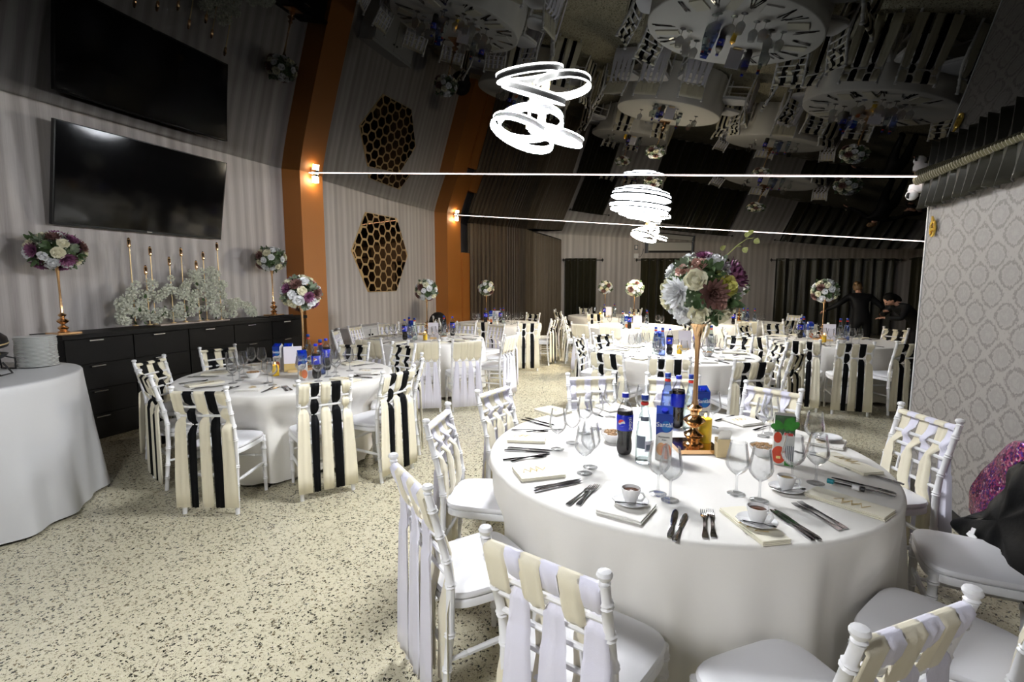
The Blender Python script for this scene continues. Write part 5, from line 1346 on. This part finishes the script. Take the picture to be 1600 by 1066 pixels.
centre('T4', [('cola', -3.92, 6.52, 30, 'left of the card'), ('water', -3.80, 6.6, 0, 'left of the card'), ('card', -3.60, 6.80, 20), ('blue', -3.98, 6.75, 0, 'behind the cola'), ('candle', -3.65, 6.64, 0), ('cola', -3.52, 7.3, 70, 'at the far side'), ('water', -3.62, 7.2, 0, 'at the far side'), ('carton', -4.05, 6.95, 10, 'behind the bottles'), ('bowl', -3.4, 6.75, 0, 'of nuts')])
centre('T5', [('cola', -3.98, 9.85, 20, 'at left'), ('carton', -3.90, 9.95, 20, 'in the middle'), ('cola', -3.72, 10.05, 60, 'at right'), ('water', -3.78, 9.85, 0, 'in front'), ('card', -3.85, 10.15, 15), ('water', -3.6, 9.9, 0, 'at right')])
centre('T6', [('cola', 1.67, 8.75, 20, 'at left'), ('candle', 1.88, 8.25, 0), ('water', 2.15, 8.57, 0, 'right of the stem'), ('blue', 2.25, 8.62, 0, 'right of the stem'), ('carton', 1.8, 8.75, 15, 'by the stem'), ('card', 1.98, 8.42, -5), ('bowl', 2.1, 8.25, 0, 'of nuts'), ('blue', 1.74, 8.9, 0, 'behind the cola')])
centre('T7', [('cola', -0.98, 9.5, 20, 'in the middle'), ('water', -1.10, 9.45, 0, 'at left'), ('carton', -1.05, 9.6, 25, 'behind'), ('card', -0.84, 9.52, 12), ('card', 0.08, 9.75, 10) if False else ('water', -0.7, 9.9, 0, 'at right')])
centre('T8', [('cola', -1.92, 12.6, 20), ('card', -1.84, 12.75, 15), ('candle', -2.02, 12.6, 0), ('water', -1.7, 12.8, 0)])
centre('T9', [('cola', 0.92, 11.2, 20, 'at left'), ('water', 1.12, 11.4, 0, 'in the middle'), ('blue', 1.2, 11.45, 0, 'in the middle'), ('water', 1.32, 11.3, 0, 'at right')])

# ------------------------------------------------------------------ garments on the right chair
def inflate(name, outline, x0, thick, mat, seed, bend=0.0, wob=0.012, axis_shift=None):
    """padded cloth from an outline in the (y, z) plane, lying around plane x = x0"""
    rr = random.Random(seed)
    n = len(outline); M_ = 6
    pts = []
    for i in range(n):
        for k in range(M_):
            t = k / M_; p0, p1, p2, p3 = (outline[(i + j - 1) % n] for j in range(4))
            q = [0.5 * (2 * p1[d] + (p2[d] - p0[d]) * t + (2 * p0[d] - 5 * p1[d] + 4 * p2[d] - p3[d]) * t * t + (3 * p1[d] - p0[d] - 3 * p2[d] + p3[d]) * t ** 3) for d in (0, 1)]
            pts.append(q)
    cy = sum(p[0] for p in pts) / len(pts); cz = sum(p[1] for p in pts) / len(pts); N = len(pts)
    ph = [rr.uniform(0, 6) for _ in range(4)]
    def w_(y, z): return wob * (math.sin(24 * y + 9 * z + ph[0]) + 0.7 * math.sin(38 * z - 17 * y + ph[1]) + 0.5 * math.sin(60 * y + ph[2]))
    mb = MB(); vs = []; fs = []
    rings = [1.0, 0.97, 0.88, 0.72, 0.5, 0.28]
    for side in (-1, 1):
        base = len(vs)
        for f in rings:
            for y, z in pts:
                Y, Z = cy + (y - cy) * f, cz + (z - cz) * f
                h = thick * math.sqrt(max(0, 1 - f ** 3)) + (0 if f == 1.0 else w_(Y, Z))
                xx = x0 + bend * (Z - cz) ** 2 * 0 + (axis_shift(Y, Z) if axis_shift else 0)
                vs.append((xx + side * (h if f < 1 else 0.0), Y, Z))
        c = len(vs); vs.append((x0 + (axis_shift(cy, cz) if axis_shift else 0) + side * thick, cy, cz))
        for i in range(len(rings) - 1):
            for k in range(N):
                q = (base + i * N + k, base + i * N + (k + 1) % N, base + (i + 1) * N + (k + 1) % N, base + (i + 1) * N + k)
                fs.append(q if side > 0 else tuple(reversed(q)))
        l = base + (len(rings) - 1) * N
        for k in range(N): fs.append((l + k, l + (k + 1) % N, c) if side > 0 else (l + (k + 1) % N, l + k, c))
    return mb.add(vs, fs).mesh(name, mat)
pink = [(2.20, 0.93), (2.50, 0.925), (2.72, 0.905), (2.90, 0.875), (3.02, 0.77), (3.14, 0.60), (3.16, 0.45), (3.08, 0.41), (2.9, 0.45), (2.6, 0.5), (2.25, 0.5)]
slope = lambda Y, Z: -0.10 * max(0, 0.75 - Z)
PK = tag(link('sequin_jacket', inflate('sequin_jacket', pink, 1.46, 0.035, M_sequin, 3, axis_shift=slope, wob=0.006)), 'pink purple sequin jacket hung over the right chair', 'jacket')
blk = [(2.15, 0.90), (2.45, 0.885), (2.64, 0.86), (2.74, 0.80), (2.78, 0.66), (2.84, 0.54), (2.97, 0.43), (2.90, 0.39), (2.80, 0.40), (2.70, 0.37), (2.5, 0.37), (2.2, 0.40)]
BK = thing('velvet_jacket', 'black velvet jacket draped in front of the sequin jacket', 'jacket', (1.385, 2.55, 0.6))
o = link('jacket_body', inflate('jacket_body', blk, 1.385, 0.05, M_velvet, 8, axis_shift=lambda Y, Z: -0.30 * max(0, 0.7 - Z), wob=0.010)); rel(o, BK)
o = link('care_label', MB().box((0, 0, 0), (0.003, 0.05, 0.022)).mesh('care_label', M_white_pl, False), None, T(1.245, 2.70, 0.475, 0.2, 0.2, 0.5)); rel(o, BK)
o = link('care_label', MB().box((0, 0, 0), (0.003, 0.02, 0.03)).mesh('care_label', M_white_pl, False), None, T(1.25, 2.705, 0.495, 0.2, -0.2, 0.4)); rel(o, BK)
co = thing('black_coat', 'black coat heaped on the chair by the brown curtain', 'coat', (-5.02, 9.6, 0.6))
hp = MB(); hp.sphere((-5.03, 9.72, 0.78), 0.20, 14, 9, sc=(0.8, 1.35, 1.0)); hp.sphere((-4.95, 9.5, 0.72), 0.17, 12, 8, sc=(1.0, 1.2, 1.0)); hp.sphere((-5.08, 9.9, 0.70), 0.15, 12, 8)
o = link('coat_cloth', hp.mesh('coat_cloth', M_jacket)); rel(o, co)

# ------------------------------------------------------------------ two people at the back right
def skin_obj(name, verts, edges, radii, mat, sub=2):
    me = bpy.data.meshes.new(name); me.from_pydata(verts, edges, [])
    o = bpy.data.objects.new(name, me); COL.objects.link(o)
    m = o.modifiers.new('skin', 'SKIN'); m.use_smooth_shade = True
    me.skin_vertices[0].data
    for i, r in enumerate(radii): me.skin_vertices[0].data[i].radius = r if isinstance(r, tuple) else (r, r)
    me.skin_vertices[0].data[0].use_root = True
    s = o.modifiers.new('sub', 'SUBSURF'); s.levels = sub; s.render_levels = sub
    dg = bpy.context.evaluated_depsgraph_get(); me2 = bpy.data.meshes.new_from_object(o.evaluated_get(dg), depsgraph=dg)
    bpy.data.objects.remove(o, do_unlink=True)
    me2.name = name; me2.materials.clear(); me2.materials.append(mat)
    me2.polygons.foreach_set('use_smooth', [True] * len(me2.polygons))
    return me2
def hand(parent, W, D, up, label=None):
    """small five fingered hand at W pointing along D"""
    D = Vector(D).normalized(); U = Vector(up); R = D.cross(U).normalized(); U = R.cross(D).normalized(); W = Vector(W)
    V = [W, W + D * 0.04, W + D * 0.08]; E_ = [(0, 1), (1, 2)]; Rr = [(0.024, 0.018), (0.034, 0.017), (0.036, 0.015)]
    for k in range(4):
        b = W + D * 0.078 + R * (k - 1.5) * 0.019; L = (0.065, 0.075, 0.07, 0.055)[k]
        i = len(V); V += [b, b + D * L * 0.5 - U * 0.008, b + D * L * 0.85 - U * 0.03]; E_ += [(2, i), (i, i + 1), (i + 1, i + 2)]; Rr += [0.010, 0.009, 0.0075]
    i = len(V); b = W + D * 0.03 - R * 0.03; V += [b, b + D * 0.03 - R * 0.02 - U * 0.01, b + D * 0.06 - R * 0.018 - U * 0.02]; E_ += [(0, i), (i, i + 1), (i + 1, i + 2)]; Rr += [0.012, 0.010, 0.008]
    return link('hand', skin_obj('hand', [tuple(v) for v in V], E_, Rr, M_skin, 1), parent)
def person(loc, rz, label, lean, head_dir, arms, hair_mat, bun):
    p = thing('person', label, 'person', loc, rz)
    # local: faces +Y, z up; lean tips the trunk forward
    hip = Vector((0, 0, 0.90)); dz, dy = math.cos(lean), math.sin(lean)
    def up(h, x=0.0, f=0.0): return Vector((x, hip.y + h * dy + f * dz, hip.z + h * dz - f * dy))
    V = [hip, up(0.14), up(0.30), up(0.44), up(0.53)]; E_ = [(0, 1), (1, 2), (2, 3), (3, 4)]; R_ = [(0.17, 0.12), (0.15, 0.11), (0.17, 0.115), (0.16, 0.10), (0.06, 0.06)]
    for s in (-1, 1):
        i = len(V); V += [Vector((s * 0.10, -0.02, 0.80)), Vector((s * 0.11, 0.02, 0.46)), Vector((s * 0.11, -0.03, 0.10)), Vector((s * 0.12, 0.10, 0.04))]
        E_ += [(0, i), (i, i + 1), (i + 1, i + 2), (i + 2, i + 3)]; R_ += [0.10, 0.075, 0.055, 0.045]
    ends = []
    for s, (el, wr) in zip((-1, 1), arms):
        sh = up(0.46, s * 0.19); i = len(V); V += [sh, Vector(el), Vector(wr)]
        E_ += [(3, i), (i, i + 1), (i + 1, i + 2)]; R_ += [0.075, 0.055, 0.042]; ends.append((Vector(el), Vector(wr)))
    link('dark_clothes', skin_obj('dark_clothes', [tuple(v) for v in V], E_, R_, M_jacket, 2), p)
    nb = up(0.50); hc = up(0.53) + Vector(head_dir[0]) * 0.15
    fd = Vector(head_dir[1]).normalized(); uu = Vector(head_dir[0]).normalized(); fd = (fd - uu * fd.dot(uu)).normalized(); rt = fd.cross(uu)
    HM = Matrix((( rt.x, fd.x, uu.x, hc.x), (rt.y, fd.y, uu.y, hc.y), (rt.z, fd.z, uu.z, hc.z), (0, 0, 0, 1)))
    hd = MB(); hd.sphere((0, 0, 0), 0.1, 18, 14, sc=(0.76, 0.95, 1.15))
    for i, (x, y, z) in enumerate(hd.v):
        if z < -0.02: k = 1 - 0.30 * min(1, (-0.02 - z) / 0.09); hd.v[i] = (x * k, y * (k + 0.12) + 0.004, z)
    hd.tube([(0, 0.088, 0.028), (0, 0.107, -0.012), (0, 0.092, -0.022)], [0.008, 0.015, 0.01], 8)
    for s in (-1, 1):
        hd.sphere((s * 0.077, -0.005, -0.005), 0.026, 8, 6, sc=(0.35, 0.7, 1.1))
    hd.tube([(0, -0.01, -0.06), (0, -0.025, -0.16)], [0.05, 0.055], 12)
    link('head', hd.mesh('head', M_skin), p, HM)
    for s in (-1, 1): link('eye', MB().sphere((s * 0.032, 0.083, 0.012), 0.011, 8, 6).mesh('eye', M_ink), p, HM)
    link('mouth', MB().sphere((0, 0.086, -0.052), 0.02, 8, 5, sc=(1, 0.4, 0.3)).mesh('mouth', pm('lip', (0.4, 0.14, 0.12), 0.5)), p, HM)
    hr_ = MB(); hr_.sphere((0, -0.016, 0.022), 0.108, 16, 12, sc=(0.80, 0.93, 1.08))
    hr_.v = [(x, min(y, 0.055 if z > 0.05 else -0.005 + max(0, z) * 0.9), z) for x, y, z in hr_.v]
    if bun: hr_.sphere((0, -0.10, 0.055), 0.05, 10, 8)
    else: hr_.sphere((0, -0.09, -0.05), 0.075, 10, 8, sc=(1.0, 0.6, 1.4))
    link('hair', hr_.mesh('hair', hair_mat), p, HM)
    for el, wr in ends: hand(p, wr + (wr - el).normalized() * 0.03, wr - el, (0, 0, 1))
    return p
# first: seen from behind, bending slightly over the far tables, arms apart
person((3.44, 12.25, 0), math.radians(2), 'person seen from behind in dark clothes with light brown hair bun', 0.50, ((0.0, 0.55, 0.83), (0.45, 0.8, -0.35)),
       (((-0.42, 0.15, 1.13), (-0.55, 0.34, 1.02)), ((0.42, 0.18, 1.10), (0.50, 0.40, 0.98))), M_hair, True)
# second: beside the wall end, bending forward towards the tables
person((3.98, 10.95, 0), math.radians(106), 'dark haired person in black bending forward beside the damask wall', 0.95, ((0.0, 0.8, 0.6), (0.25, 0.72, -0.6)),
       (((-0.26, 0.50, 0.98), (-0.13, 0.66, 0.98)), ((0.25, 0.50, 1.02), (0.05, 0.60, 1.08))), M_hair2, False)
PP = thing('folded_paper', 'crumpled pale paper beside the right bouquet', 'paper', (4.3, 11.0, 1.35), 0.3) if False else None
